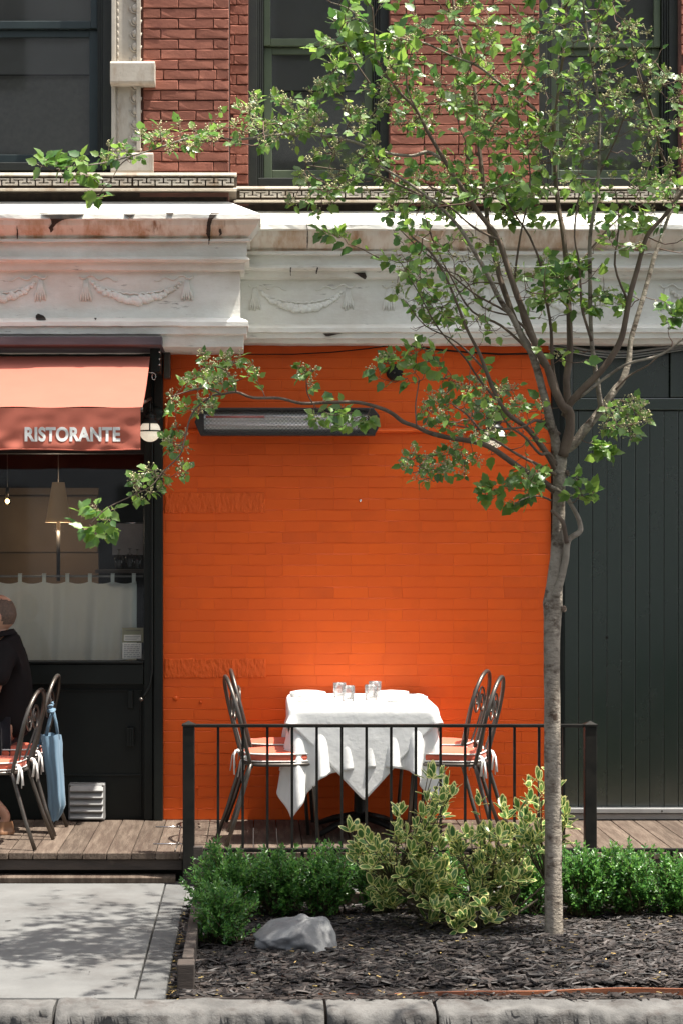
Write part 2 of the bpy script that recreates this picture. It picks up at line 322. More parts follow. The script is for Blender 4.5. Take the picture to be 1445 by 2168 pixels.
# kerb stones, rough hewn
kerb = bpy.data.objects.new('kerb', None); C.objects.link(kerb); tag(kerb, 'rough granite kerb along the street', kind='structure')
kx = [-7, -5.3, -3.9, -2.2, WX(118,-4.15), WX(688,-4.15), WX(921,-4.15), 2.15, 3.3, 5.0, 7]
for i in range(len(kx)-1):
    a, b = kx[i]+.006, kx[i+1]-.006; nx = max(4, int((b-a)/.012)); P = []
    from mathutils import noise as NZ
    prof = [(-4.045,SW-.3),(-4.045,SW-.006),(-4.075,SW),(-4.13,SW-.004),(-4.18,SW-.005),(-4.215,SW-.009),(-4.242,SW-.026),(-4.25,SW-.07),(-4.255,SW-.10),(-4.26,SW-.14),(-4.262,SW-.2),(-4.262,SW-.3)]
    for j, (yy, zz) in enumerate(prof):
        row = []
        for k in range(nx+1):
            x = a+(b-a)*k/nx; n = NZ.noise(Vector((x*7, zz*26, i*3.1+yy*9))); n2 = NZ.noise(Vector((x*22, zz*60, i*5+yy*30)))+.6*abs(NZ.noise(Vector((x*40, zz*90, i*2))))
            rr = 0 if j < 2 else (.25 if j < 5 else 1)
            e = .012 if k in (0, nx) else 0
            row.append((x, yy-(n*.045+n2*.022)*rr+e*rr, zz+(n*.010+n2*.007)*(1 if 1 < j < 10 else 0)-e*.6*(j>1)))
        P.append(row)
    mb = MB().grid(P); mb.add([P[r][0] for r in range(len(P))], [tuple(range(len(P)))]); mb.add([P[r][-1] for r in range(len(P))], [tuple(range(len(P)))])
    mb.build('kerb_stone', M['kerb'], kerb)

# ================================================================== BUILDING
bld = thing('brick_building', (0, 0, 0), 'old red brick house front with cream cornice, green sash windows and black shopfront', 'building')
BY = -.31                          # plane of the left bay
zb = WZ(400)                       # bottom of the brick storey
# backing walls
def part(name, mb, m, parent, bevel=0, label=None, **k):
    o = mb.build(name, m, parent, bevel=bevel, **k)
    if label: o['label'] = label
    return o
uw = MB()
uw.box(WX(296,BY), -.153, BY+.012, .35, zb-.1, 6.2)
uw.box(-.152, WX(527), .012, .35, zb-.1, 6.2)
uw.box(WX(823), WX(1141), .012, .35, zb-.1, 6.2)
uw.box(WX(1438), 5, .012, .35, zb-.1, 6.2)
uw.box(-5, -3.1, BY+.012, .35, zb-.1, 6.2)
uw.box(-5, 5, .02, .35, 5.75, 6.4)
wall = part('upper_wall', uw, M['mortar'], bld)
# bricks
def brick_mesh(name, seed, L=.2, H=.055, D=.05, b=.003, wob=.0012, bz=None):
    bz = bz or b
    r = random.Random(seed); mb = MB(); n = 4
    vs = []; hx = L/2; hz = H/2
    fr = []
    for (ix, iz) in [(-1,-1),(-.33,-1),(.33,-1),(1,-1),(1,0),(1,1),(.33,1),(-.33,1),(-1,1),(-1,0)]:
        fr.append((ix, iz))
    back = [(ix*hx, D, iz*hz) for ix, iz in fr]
    bx_ = b if bz == b else .0004
    mid = [(ix*hx+r.uniform(-wob,wob), b, iz*hz+r.uniform(-wob,wob)) for ix, iz in fr]
    top = [((ix*(hx-bx_)), r.uniform(-wob, wob*.3), iz*(hz-bz)+r.uniform(-wob,wob)) for ix, iz in fr]
    k = len(fr); o = back+mid+top
    fs = [(i, (i+1)%k, k+(i+1)%k, k+i) for i in range(k)]+[(k+i, k+(i+1)%k, 2*k+(i+1)%k, 2*k+i) for i in range(k)]+[tuple(range(2*k, 3*k))]
    me = bpy.data.meshes.new(name); me.from_pydata(o, [], fs)
    import bmesh
    bm = bmesh.new(); bm.from_mesh(me); bmesh.ops.recalc_face_normals(bm, faces=bm.faces)
    f = max(bm.faces, key=lambda q: len(q.verts))
    if f.normal.y > 0: bmesh.ops.reverse_faces(bm, faces=bm.faces)
    bm.to_mesh(me); bm.free()
    return me
def lay(parent, meshes, m, x0, x1, z0, z1, y, pitch, L, joint, h, off0=0, maxn=None, jz=.0015, seq=None):
    """courses of bricks; returns joined leftovers"""
    rest = MB(); row = 0; z = z0+pitch/2; made = 0
    while z < z1:
        o = ((row % 2)*.5*L + off0*L + (rnd(-.12,.12)*L if random.random() < .25 else 0)) % L
        x = x0-(L-o if o else 0)
        while x < x1-.01:
            w = L
            if random.random() < .07: w = L/2
            a, b = max(x, x0), min(x+w, x1)
            x += w
            if b-a < .02: continue
            me = random.choice(meshes)
            cx, ww = (a+b)/2, (b-a)-joint
            yy = y+rnd(-jz, jz*.4)
            if maxn is None or made < maxn:
                ob = bpy.data.objects.new('brick', me); C.objects.link(ob); ob.parent = parent
                ob.location = Vector((cx, yy, z))-parent.location - (parent.parent.location if parent.parent else Vector())
                ob.scale = (ww/L, 1, h/.055); ob.rotation_euler = (rnd(-.012,.006), 0, rnd(-.004,.004)); made += 1
            else:
                Mx = Matrix.Translation((cx, yy, z)) @ Matrix.Rotation(rnd(-.012,.006), 4, 'X') @ Matrix.Diagonal((ww/L, 1, h/.055, 1))
                rest.add([Mx @ v.co for v in me.vertices], [tuple(p.vertices) for p in me.polygons])
        z += pitch; row += 1
    return rest
upb = [brick_mesh('brick_shape', s, L=.205, wob=.0022, b=.004) for s in range(6)]
for me in upb: me.materials.append(M['brick'])
pit = .0594
r1 = lay(wall, upb, M['brick'], WX(303,BY), -.151, WZ(364,BY), 5.02, BY, pit, .205, .004, .0545, jz=.003)
r2 = lay(wall, upb, M['brick'], -.150, WX(526), WZ(390), 5.02, 0, pit, .205, .004, .0545, off0=.2, jz=.003)
r3 = lay(wall, upb, M['brick'], WX(824), WX(1140), WZ(390), 5.02, 0, pit, .205, .004, .0545, jz=.003)
r4 = lay(wall, upb, M['brick'], WX(1440), WX(1600), WZ(390), 5.02, 0, pit, .205, .006, .0525, jz=.003)
top = MB()
for (a, b, y) in ((WX(310,BY), -.151, BY), (-.150, WX(526), 0), (WX(824), WX(1140), 0), (WX(1440), 4.9, 0), (-4.9, -3.2, BY)):
    q = lay(wall, upb, M['brick'], a, b, 5.03, 5.8, y, pit, .205, .006, .0525, maxn=0)
    top.add(q.v, q.f)
q = lay(wall, upb, M['brick'], WX(1600), 4.9, WZ(390), 5.02, 0, pit, .205, .006, .0525, maxn=0); top.add(q.v, q.f)
tag(top.build('brickwork', M['brick'], bld, fix=False), kind='stuff')

# stone pilaster with egg and dart
px = lambda p: WX(p, BY)
pil = part('stone_pilaster', MB().box(px(237), px(298), BY-.02, BY+.1, WZ(362,BY), 5.6).box(px(237), px(246), BY-.034, BY-.021, WZ(322,BY), 5.6).box(px(290), px(299), BY-.045, BY-.0205, WZ(322,BY), 5.6), M['stone'], bld, bevel=.004)
def cham(x0, x1, y0, z0, z1, dz=.0):
    return MB().prism([(y0+.12,z0),(y0+.012,z0),(y0,z0+.012),(y0,z1-.012),(y0+.012,z1),(y0+.12,z1)], x0, x1)
part('band_block', cham(px(236), px(330), BY-.105, WZ(177,BY-.1), WZ(129,BY-.1)), M['stone'], pil, bevel=.003)
part('base_block', cham(px(236), px(326), BY-.06, WZ(366,BY-.06), WZ(322,BY-.06)), M['stone'], pil, bevel=.003)
eg = MB(); z = WZ(318, BY); ex = px(288)
while z < 5.4:
    eg.ball((ex, BY-.022, z), .024, sx=.85, sy=.8, n=12, m=8)
    rp = [(ex-.033*math.cos(t), BY-.024, z+.005-.034*math.sin(t)) for t in [i*math.pi/8 for i in range(9)]]
    eg.tube(rp, .0055, 5); z += .0745
tag(eg.build('egg_and_dart', M['stone'], pil), kind='stuff')
bd = MB(); z = WZ(318, BY)
while z < 5.4:
    bd.ball((px(250.5), BY-.022, z), .005, sz=3.4, n=6, m=5); z += .042
tag(bd.build('bead_strip', M['stone'], pil), kind='stuff')

M['groove'] = mat('dirty_groove', (.10,.07,.045,1), (.06,.045,.03,1), scale=20, rough=.9)
# meander bands
KEY = ['............','#########.##','.......##.##','###.#####.##','.##.##......','###.########','............']
def meander(name, x0, x1, y, pt, pb, seed):
    z1, z0 = WZ(pt, y), WZ(pb, y); H = z1-z0; r = random.Random(seed)
    base = part(name, MB().box(x0, x1, y+.022, .1, z0+.003, z1-.003), M['groove'], bld)
    mb = MB().prism([(y+.03,z1),(y+.004,z1),(y-.004,z1-.3*H*.5),(y+.0221,z1-.22*H)], x0-.004, x1+.004)
    mb.prism([(y+.03,z0),(y+.002,z0),(y-.006,z0+.08*H),(y+.0221,z0+.18*H)], x0-.004, x1+.004)
    part('fillet', mb, M['stone'], base)
    key = MB(); zt, zl = z1-.24*H, z0+.2*H; ch = (zt-zl)/7; cw = .097/12; x = x1-.01
    while x-.097 > max(x0, -2.2):
        x -= .097
        if r.random() < .06: x -= .012
        for i, row in enumerate(KEY):
            j = 0
            while j < 12:
                if row[j] == '#':
                    k = j
                    while k < 12 and row[k] == '#': k += 1
                    key.box(x+j*cw+.0004, x+k*cw-.0004, y-.001+r.uniform(0,.002), y+.024, zt-(i+1)*ch+.0012, zt-i*ch-.0006 if row is KEY[1] else zt-i*ch+.0024); j = k
                else: j += 1
    tag(key.build('key_relief', M['stone'], base), kind='stuff')
meander('meander_band', -5, WX(500, BY-.08), BY-.08, 365, 403, 1)
meander('meander_band', WX(497, -.08), 5, -.08, 394, 427, 2)
# strip coloured dark to stand for the shadow under the bands
part('painted_shadow_strip', MB().box(-5, -.16, BY+.02, .1, WZ(440,BY), WZ(398,BY)).box(-.15, 5, .03, .1, WZ(462), WZ(424)), M['peel'], bld)

# cornice
def prof(pts, y0):
    out = []
    for py, yr in pts:
        y = y0+yr; out.append((y, WZ(py, y), py))
    return out
PL = [(427,0),(453,-.33),(463,-.334),(466,-.31),(476,-.295),(487,-.262),(498,-.22),(504,-.20),(506,-.222),(511,-.225),(513,-.19),(543,-.185),(545,-.21),(549,-.218),(553,-.205),(556,-.17),(571,-.16),(575,-.12),(673,-.12),(677,-.185),(681,-.205),(690,-.205),(692,-.19),(707,-.187),(710,-.16),(734,-.15)]
PR = [(447,0),(475,-.33),(485,-.334),(488,-.31),(499,-.295),(511,-.262),(524,-.22),(530,-.20),(532,-.222),(538,-.225),(541,-.19),(561,-.185),(563,-.21),(567,-.218),(571,-.205),(574,-.17),(587,-.16),(592,-.12),(686,-.12),(690,-.185),(694,-.205),(703,-.205),(705,-.19),(716,-.187),(718,-.16),(727,-.15)]
def cornice(pts, y0, x0, x1, miter, seed):
    P = prof(pts, y0); rows = []
    r = random.Random(seed)
    xs = [x0]; 
    while xs[-1] < x1-.06: xs.append(xs[-1]+(.05 if -1.9 < xs[-1] < 3.2 else .5))
    xs.append(x1)
    for i, (y, z, py) in enumerate(P):
        row = []
        for k, x in enumerate(xs):
            n = NZ.noise(Vector((x*3.1, i*.9, seed*7.7))); n2 = NZ.noise(Vector((x*17, i*2.3, seed*3.3)))
            e = (miter*(-(y-y0)) if k == len(xs)-1 else 0)
            row.append((x+e, y+(n*.006+n2*.003)*(0 < i), z+(n*.004+n2*.0035)*(0 < i)))
        rows.append(row)
    mb = MB(); n = len(rows)
    def seg(a, b, mi):
        o = rows[a:b+1]; mb.grid(o, mi, smooth=False)
    seg(0, 3, 0); seg(3, 8, 1); seg(8, n-1, 0)
    # underside and end return (back to the wall)
    last = rows[-1]; mb.grid([last, [(p[0], .1, p[2]) for p in last]], 0, False)
    if miter:
        ed = [rr[-1] for rr in rows]
        mb.grid([ed, [(p[0], .0, p[2]) for p in ed]], 0, False)
    mb.box(x0, x1-.02, y0-.10, .1, P[-1][1]+.006, WZ(450, y0)-.02)
    return mb.build('cornice', [M['cornice'], M['stained']], bld, fix=True)
co1 = cornice(PL, BY, -5, -.153, .56, 1); co1['label'] = 'left cornice section standing proud over the awning'
co2 = cornice(PR, 0, -.14, 5, 0, 2); co2['label'] = 'right cornice section over the orange wall'
# bevel edges catch light; bare spots where the paint and metal have broken away
def py2y(pts, y0, py):
    for (a, ya), (b, yb) in zip(pts, pts[1:]):
        if a <= py <= b: return y0+ya+(yb-ya)*(py-a)/max(1e-6, b-a)
    return y0+pts[-1][1]
def peel(parent, pts, y0, rows):
    P = []; rr = []
    for (a, b) in zip(rows, rows[1:]):
        n = max(1, int((b[0]-a[0])/3))
        for k in range(n): t = k/n; rr.append((a[0]+(b[0]-a[0])*t, a[1]+(b[1]-a[1])*t+rnd(-.5,.5), a[2]+(b[2]-a[2])*t+rnd(-.5,.5)))
    rr.append(rows[-1])
    for py, l, r in rr:
        y = py2y(pts, y0, py)-.011
        P.append([(WX(l+(r-l)*k/4, y), y-.000, WZ(py, y)) for k in range(5)])
    part('bare_patch', MB().grid(P, 0, False), M['peel'], parent, fix=False)
peel(co1, PL, BY, [(450,76,182),(455,92,176),(460,104,160),(466,108,132),(474,110,120),(482,103,113),(487,106,114),(492,107,109)])
peel(co1, PL, BY, [(450,258,292),(455,266,284),(461,274,278)])
peel(co1, PL, BY, [(450,347,370),(454,356,366)])
peel(co1, PL, BY, [(450,447,470),(455,444,458),(465,440,450),(480,438,446),(495,437,446),(505,442,445),(518,442,443)])
peel(co1, PL, BY, [(485,464,468),(490,463,470),(495,466,470),(499,464,466)])
peel(co1, PL, BY, [(479,36,37),(495,36,39),(506,36,38)])
peel(co1, PL, BY, [(664,80,82),(668,76,92),(673,76,97),(677,78,98)])
peel(co1, PL, BY, [(673,199,205),(677,202,204)])
peel(co2, PR, 0, [(577,745,772),(581,755,774),(586,762,775),(591,770,773)])
peel(co2, PR, 0, [(566,614,617),(574,614,616),(584,615,616)])
peel(co2, PR, 0, [(566,671,674),(573,669,672),(580,669,671)])
peel(co2, PR, 0, [(706,684,724),(708,686,712),(712,690,696)])
peel(co2, PR, 0, [(474,648,650),(490,650,652),(510,650,652),(526,650,651)])
# garlands
def garland(parent, y, sx, cxp, py0, w):
    """festoon between two tassels; w = px between the tassels"""
    s = sc(y); X = lambda p: WX(p, y); Z = lambda p: WZ(p, y)
    mb = MB(); r = random.Random(int(cxp))
    n = 34
    for i in range(n+1):
        t = -1+2*i/n; p = cxp+t*(w/2-14); d = 34*(1-t*t)**.8+18; rad = .009+.013*(1-abs(t))
        for q in range(2):
            mb.ball((X(p+r.uniform(-2,2)), y-.004, Z(py0+d+r.uniform(-5,6)*(1-abs(t)*.7))), rad*r.uniform(.7,1.25), n=7, m=5, sy=.7, sx=1.2)
    pts = [(X(cxp+t*(w/2-10)), y-.004, Z(py0+14+26*(1-t*t)**.8+1.5*math.sin(t*40))) for t in [-1+2*i/30 for i in range(31)]]
    mb.tube(pts, .0045, 5)
    part('garland', mb, M['cornice'], parent)
    for sgn in (-1, 1):
        pts = []; rb = MB()
        for i in range(28):
            t = i/27; p = cxp+sgn*(w/2+14-t*82); pts.append((X(p), y-.004+.003*math.sin(i*1.3), Z(py0+3+4.5*math.sin(t*15)*(1-t*.3)+t*8)))
        rb.tube(pts, [.0075*(1-.6*i/27) for i in range(28)], 5, flat=(1,.7))
        part('ribbon', rb, M['cornice'], parent)
    for sgn in (-1, 1):
        tm = MB(); p = cxp+sgn*w/2
        for k in range(5):
            o = (k-2)
            tm.tube([(X(p+o*1.5), y, Z(py0+8)), (X(p+o*2.5), y-.006, Z(py0+28)), (X(p+o*5), y-.008, Z(py0+46+r.uniform(-3,3))), (X(p+o*5.5), y, Z(py0+56+r.uniform(-3,2)))], [.003,.006,.0075,.003], 6)
        tm.ball((X(p), y-.006, Z(py0+38)), .010, n=8, m=6, sy=.8)
        part('tassel', tm, M['cornice'], parent)
yl, yr = BY-.121, -.121
garland(co1, yl, 1, 289, 582, 214); garland(co1, yl, 1, -16, 582, 204)
garland(co2, yr, 1, 638, 601, 196); garland(co2, yr, 1, 925, 601, 206); garland(co2, yr, 1, 1218, 601, 204); garland(co2, yr, 1, 1510, 601, 200)

# sash windows
def window(x0, x1, z0, z1, y, rail, cf, co, label, sashw=.05, outer=.055, rec=.07):
    w = part('window', MB().box(x0, x0+outer, y, y+.12, z0, z1).box(x1-outer, x1, y, y+.12, z0, z1).box(x0+outer+.001, x1-outer-.001, y+.004, y+.12, z0, z0+.05), M[co], bld, bevel=.004, label=label)
    for i in range(3):
        d = .012*i
        part('moulding', MB().box(x0+outer+.001+d, x0+outer+.011+d, y+.015+.012*i, y+.11, z0+.052, z1), M[co], w, bevel=.002)
        part('moulding', MB().box(x1-outer-.011-d, x1-outer-.001-d, y+.015+.012*i, y+.11, z0+.052, z1), M[co], w, bevel=.002)
    a, b = x0+outer+.037, x1-outer-.037; ys = y+rec
    s1 = MB().box(a, a+sashw, ys+.03, ys+.06, z0+.051, rail-.001).box(b-sashw, b, ys+.03, ys+.06, z0+.051, rail-.001).box(a+sashw, b-sashw, ys+.033, ys+.06, z0+.052, z0+.115).box(a+sashw+.0, b-sashw, ys+.033, ys+.06, rail-.045, rail-.002)
    part('lower_sash', s1, M[cf], w, bevel=.004)
    s2 = MB().box(a, a+sashw*.8, ys, ys+.029, rail, z1).box(b-sashw*.8, b, ys, ys+.029, rail, z1).box(a+sashw*.8, b-sashw*.8, ys+.003, ys+.029, rail-.002, rail+.045)
    part('upper_sash', s2, M[cf], w, bevel=.004)
    part('pane', MB().box(a+sashw, b-sashw, ys+.044, ys+.048, z0+.115, rail-.045), M['glass'], w)
    part('pane', MB().box(a+sashw*.8, b-sashw*.8, ys+.014, ys+.018, rail+.045, z1), M['glass'], w)
    part('roller_shade', MB().box(a+.01, b-.01, ys+.085, ys+.09, rail-.25, z1), M['shade2'], w)
    part('insect_screen', MB().box(a+.01, b-.01, ys+.13, ys+.135, z0+.05, rail-.249), M['shade'], w)
    part('dark_room', MB().box(x0, x1, ys+.2, ys+.3, z0, z1), M['dark'], w)
    return w
window(-2.9, px(237), WZ(358,BY), 5.7, BY+.05, WZ(58,BY+.1), 'tealframe', 'darkframe', 'large window with thin dark teal frame')
window(WX(526), WX(824), WZ(390), 5.7, .06, WZ(94,.1), 'greenframe', 'darkframe', 'left green sash window')
window(WX(1140), WX(1439), WZ(390), 5.7, .06, WZ(97,.1), 'greenframe', 'darkframe', 'right green sash window behind the tree')
part('floor_slab', MB().box(-5, -.16, -.1, 1.5, WZ(455,BY)-.4, WZ(440,BY)-.02).box(-.15, 5, .1, 1.5, 3.4, 3.6), M['dark'], bld)
part('bay_return', MB().box(-.165, -.152, BY+.02, .02, 2.9, 5.8), M['mortar'], bld)

# ------------------------------------------------------------------ orange painted wall
OX0, OX1 = WX(346), WX(1165)
ow = thing('painted_brick_wall', ((OX0+OX1)/2, 0, 0), 'bright orange painted brick wall behind the laid table', 'wall')
OZ = WZ(722)
back = part('wall', MB().box(OX0, OX1, .0022, .3, -.05, OZ+.05), M['orange'], ow)
ob = [brick_mesh('painted_brick', 50+s, L=.203, H=.055, wob=.0005, b=.0018, bz=.0024, D=.02) for s in range(8)]
for me in ob: me.materials.append(M['orange'])
rA = lay(ow, ob, None, OX0, OX1, .66, 2.35, 0, .0659, .203, .0002, .0650, maxn=300, jz=.0005)
rB = lay(ow, ob, None, OX0, OX1, .0, .66, 0, .0659, .203, .0010, .0642, maxn=0, jz=.0008)
rC = lay(ow, ob, None, OX0, OX1, 2.36, OZ, 0, .0659, .203, .0002, .0650, maxn=0, jz=.0005)
rr = MB(); 
for q in (rA, rB, rC): rr.add(q.v, q.f)
tag(rr.build('brickwork', M['orange'], ow, fix=False), kind='stuff')
rdg = MB(); rgr = random.Random(4)
for k in range(1, 43):
    z = k*.0659; x = OX0+rgr.uniform(0,.3)
    while x < OX1-.05:
        l = min(rgr.uniform(.05,.55), OX1-x-.01); h_ = rgr.uniform(.0010,.0019); P = []
        n_ = max(3, int(l/.03))
        for (dy, dz) in ((.001,.0022),(-h_,.0004),(-h_*.6,-.0016),(.001,-.002)):
            P.append([(x+l*q/n_, dy*(.3+.7*max(0, math.sin(math.pi*q/n_))**.4)-.0006, z+dz+.0008*math.sin(x*40+q*1.7)) for q in range(n_+1)])
        rdg.grid(P, 0, False); x += l+rgr.uniform(.01,.35)
tag(rdg.build('paint_ridges', M['orange'], ow, fix=True), kind='stuff')
def rough_patch(p0, p1, q0, q1, seed):
    P = []; nx, nz = 90, 24
    for j in range(nz+1):
        row = []
        for i in range(nx+1):
            x = WX(p0+(p1-p0)*i/nx); z = WZ(q0+(q1-q0)*j/nz)
            e = min(i, nx-i, j, nz-j)
            n = NZ.noise(Vector((x*48, z*22, seed)))*.5+NZ.noise(Vector((x*110, z*40, seed)))*.35
            ex = NZ.noise(Vector((x*25, z*25, seed+4)))*.006
            row.append((x+(ex if i in (0,nx) else 0), .002 if e == 0 else -.006-.006*n, z+(ex if j in (0,nz) else 0)))
        P.append(row)
    part('rough_render_patch', MB().grid(P, 0, False), M['orange_rough'], ow, label='rough raised patch of orange painted render')
rough_patch(348, 562, 1042, 1087, 1); rough_patch(348, 564, 1394, 1436, 2)
part('grey_scuff', MB().lathe([(.001,0),(.024,0),(.033,.002)], (WX(600), -.0055, WZ(1425)), 9, axis='y').box(0,0,0,0,0,0), mat('grey_scuff_paint', (.42,.20,.15,1), (.5,.16,.09,1), scale=30, rough=.7), ow) if False else None
# conduits and boxes painted with the wall
cd = MB(); ycd = -.018
cd.tube([(WX(350),ycd,WZ(913)),(WX(1012),ycd,WZ(911))], .014, 10)
cd.tube([(WX(985),ycd-.004,WZ(812)),(WX(1052),ycd-.004,WZ(755))], .011, 8)
part('conduit', cd, M['orange'], ow)
part('conduit', MB().tube([(WX(352),-.016,WZ(915)),(WX(353),-.016,WZ(868)),(WX(362),-.016,WZ(848)),(WX(400),-.016,WZ(845))], .012, 8), M['orange'], ow)
for (p, q, r_) in ((372,1478,6), (762,1060,3), (425,1487,3.5), (417,1668,3)):
    part('wall_plug', MB().lathe([(.001,-.010),(r_/355*.8,-.009),(r_/355,0),(r_/355,.01)], (WX(p),-.002,WZ(q)), 12, axis='y'), M['orange'] if q != 1060 else M['steel'], ow)
cb = thing('wall_cable', PT(700,747,-.02), 'thin black cable sagging along the top of the orange wall', 'cable')
def sag(pts, y, r, name, m, parent, n=6):
    P = []
    for (a, b) in zip(pts, pts[1:]):
        for k in range(8): t = k/8; P.append(PT(a[0]+(b[0]-a[0])*t, a[1]+(b[1]-a[1])*t, y))
    P.append(PT(*pts[-1], y)); return part(name, MB().tube(P, r, n), m, parent)
sag([(352,742),(420,745),(520,750),(620,750),(700,746),(780,738),(850,727)], -.02, .0035, 'cable_run', M['black'], cb)
sag([(850,730),(920,740),(990,746),(1060,750),(1160,748)], -.02, .006, 'cable_run', M['black'], cb)
gc = thing('grey_cable_bundle', PT(1300,745,-.06), 'loose grey cables sagging across the head of the dark green door', 'cable')
for dz, r_ in ((0,.008),(6,.006),(11,.004)):
    sag([(1160,728+dz),(1200,733+dz),(1240,741+dz),(1290,746+dz),(1340,745+dz),(1390,738+dz),(1445,733+dz*.7),(1560,722)], -.05-dz*.001, r_, 'cable_run', M['greymetal'], gc)
# round black junction cup
jb = thing('junction_box', PT(834,790,0), 'round black box on the orange wall above the heater', 'junction box')
part('cup', MB().lathe([(.001,-.05),(.035,-.048),(.047,-.038),(.050,-.02),(.050,.0)], PT(834,789,-.003), 24, axis='y'), M['black'], jb)
part('screw', MB().lathe([(.001,-.005),(.006,-.004),(.006,.004)], PT(834,789,-.055), 8, axis='y'), M['iron'], jb)

# ------------------------------------------------------------------ garage-like plank door at right
gd = thing('plank_door', (2.4, 0, 0), 'tall dark green plank door with inset top panel, right of the orange wall', 'door')
DX0, DX1 = WX(1195), WX(1640)
part('frame', MB().box(WX(1166), WX(1181), -.03, .2, 0, WZ(722)).box(WX(1181)+.001, WX(1194), .01, .2, 0, WZ(722)).box(DX1, DX1+.12, -.03, .2, 0, WZ(722)), M['shopblack'], gd, bevel=.004)
part('head', MB().box(WX(1195), DX1, .0, .2, WZ(736), WZ(722)), M['shopblack'], gd)
x = WX(1195); i = 0
while x < DX1-.02:
    w = 30.3/355
    part('plank', MB().box(x+.0015, min(x+w, DX1)-.0015, .040+rnd(-.0008,.0008), .07, WZ(1712), WZ(869)), M['door'], gd, bevel=.003); x += w
part('backing', MB().box(WX(1195), DX1, .066, .2, WZ(1712), WZ(737)), M['black'], gd)
part('rail', MB().box(WX(1195), DX1, .022, .065, WZ(868), WZ(842)), M['door'], gd, bevel=.005)
for a, b in ((1195, 1212), (1420, 1450)):
    part('stile', MB().box(WX(a), WX(b), .024, .065, WZ(841), WZ(737)), M['door'], gd, bevel=.005)
part('top_panel', MB().box(WX(1213), WX(1419), .048, .065, WZ(841), WZ(737)), M['door'], gd, bevel=.005)
part('top_panel', MB().box(WX(1451), DX1, .048, .065, WZ(841), WZ(737)), M['door'], gd, bevel=.005)
part('threshold', MB().box(WX(1184), DX1, -.05, .038, WZ(1722,-.05), WZ(1712,-.05)).box(WX(1184), DX1, -.03, .038, .004, WZ(1723,-.03)), M['greymetal'], gd, bevel=.003)
for p in (1244, 1400): part('screw', MB().lathe([(.001,-.003),(.005,-.002),(.005,.002)], (WX(p,-.05), -.051, WZ(1717,-.05)), 8, axis='y'), M['black'], gd)
part('bolt_hole', MB().lathe([(.001,-.003),(.008,-.002),(.010,.002)], (WX(1286), .039, WZ(1350)), 12, axis='y'), M['black'], gd)
part('floor_behind', MB().box(WX(1184), DX1, .04, .3, -.1, WZ(1713)), M['black'], gd)

# ------------------------------------------------------------------ shopfront at left
sf = thing('shopfront', (-1.8, 0, 0), 'black painted restaurant shopfront with glazed upper half', 'shopfront')
SY = -.03
part('corner_post', MB().box(WX(305,SY), WX(324,SY), SY, .12, 0, WZ(735)).box(WX(326,SY), WX(346,SY)-.002, SY-.02, .12, 0, WZ(735)), M['shopblack'], sf, bevel=.005)
part('post_groove', MB().box(WX(324,SY)+.001, WX(326,SY)-.001, SY+.02, .1, 0, WZ(735)), M['black'], sf)
part('transom', MB().box(-4.5, WX(304,SY), SY, .1, WZ(1449,SY), WZ(1406,SY)), M['shopblack'], sf, bevel=.004)
part('ledge', MB().box(-4.5, WX(305,SY)-.002, SY-.018, .12, WZ(1405,SY)+.001, WZ(1402,SY)+.004), M['shopblack'], sf, bevel=.003)
part('lower_panel', MB().box(-4.5, WX(304,SY), .03, .1, 0, WZ(1450,SY)-.001), M['shopblack'], sf)
lp = MB()
for zz in (1460, 1640): lp.box(-4.5, WX(300,SY), .018, .0295, WZ(zz+4), WZ(zz))
lp.box(WX(296), WX(300), .018, .0295, .02, WZ(1645)); lp.box(WX(296), WX(300), .018, .0295, WZ(1639), WZ(1465))
part('panel_moulding', lp, M['shopblack'], sf, bevel=.002)
part('hinge', MB().box(WX(271), WX(282), .0, .029, WZ(1500), WZ(1462)), M['shopblack'], sf, bevel=.003)
part('hinge', MB().box(WX(268), WX(284), -.01, .0295, WZ(1580), WZ(1541)).box(WX(275), WX(279), -.02, -.0105, WZ(1580), WZ(1541)), M['shopblack'], sf, bevel=.003)
part('glass_pane', MB().box(-4.5, WX(305), .06, .066, WZ(1404), WZ(955)-.0), M['glass2'], sf)
part('top_fascia', MB().box(-4.5, WX(346)-.003, -.02, .12, WZ(960), WZ(722)+.1), M['black'], sf)
dr = MB(); ddp = [PT(322,1000,SY-.03), PT(322,1420,SY-.03), PT(318,1450,SY-.035), PT(308,1470,SY-.04), PT(300,1480,SY-.045)]
part('conduit', MB().tube([PT(322,770,SY-.035)]+ddp, .0075, 8), M['shopblack'], sf)
part('conduit_cap', MB().ball(PT(299,1481,SY-.046), .013, n=10, m=7), M['iron'], sf)
# interior room
rm = MB(); rm.box(-4.6, -.6, 3.0, 3.1, 0, 2.9); rm.box(-4.6, -4.5, .1, 3, 0, 2.9); rm.box(-.66, -.56, .12, 3, 0, 2.9); rm.box(-4.6, -.56, .12, 3.1, 2.75, 2.9); rm.box(-4.6, -.56, .12, 3.1, -.1, .0)
part('dark_room', rm, M['dark'], sf)
part('tan_wall', MB().box(-4.4, WX(210,1.6), 1.55, 1.6, .2, WZ(1033,1.55)), M['tan'], sf, label='lit tan wall seen inside the restaurant')
part('interior_panel', MB().box(WX(0,1.4)-1, WX(208,1.53), 1.525, 1.549, WZ(1170,1.53), WZ(1050,1.53)), M['tan'], sf, bevel=.01)
part('shelf', MB().box(WX(205,.25), WX(305,.25)+.05, .12, .34, WZ(1206,.2)-.02, WZ(1206,.2)), M['wooddark'], sf)
part('mirror_rail', MB().tube([PT(262,1107,.3), PT(304,1107,.3)], .006, 6), M['steel'], sf)
part('frosted_panel', MB().box(WX(238,.5), WX(303,.5), .5, .51, WZ(1175,.5), WZ(1108,.5)), M['greymetal'], sf)

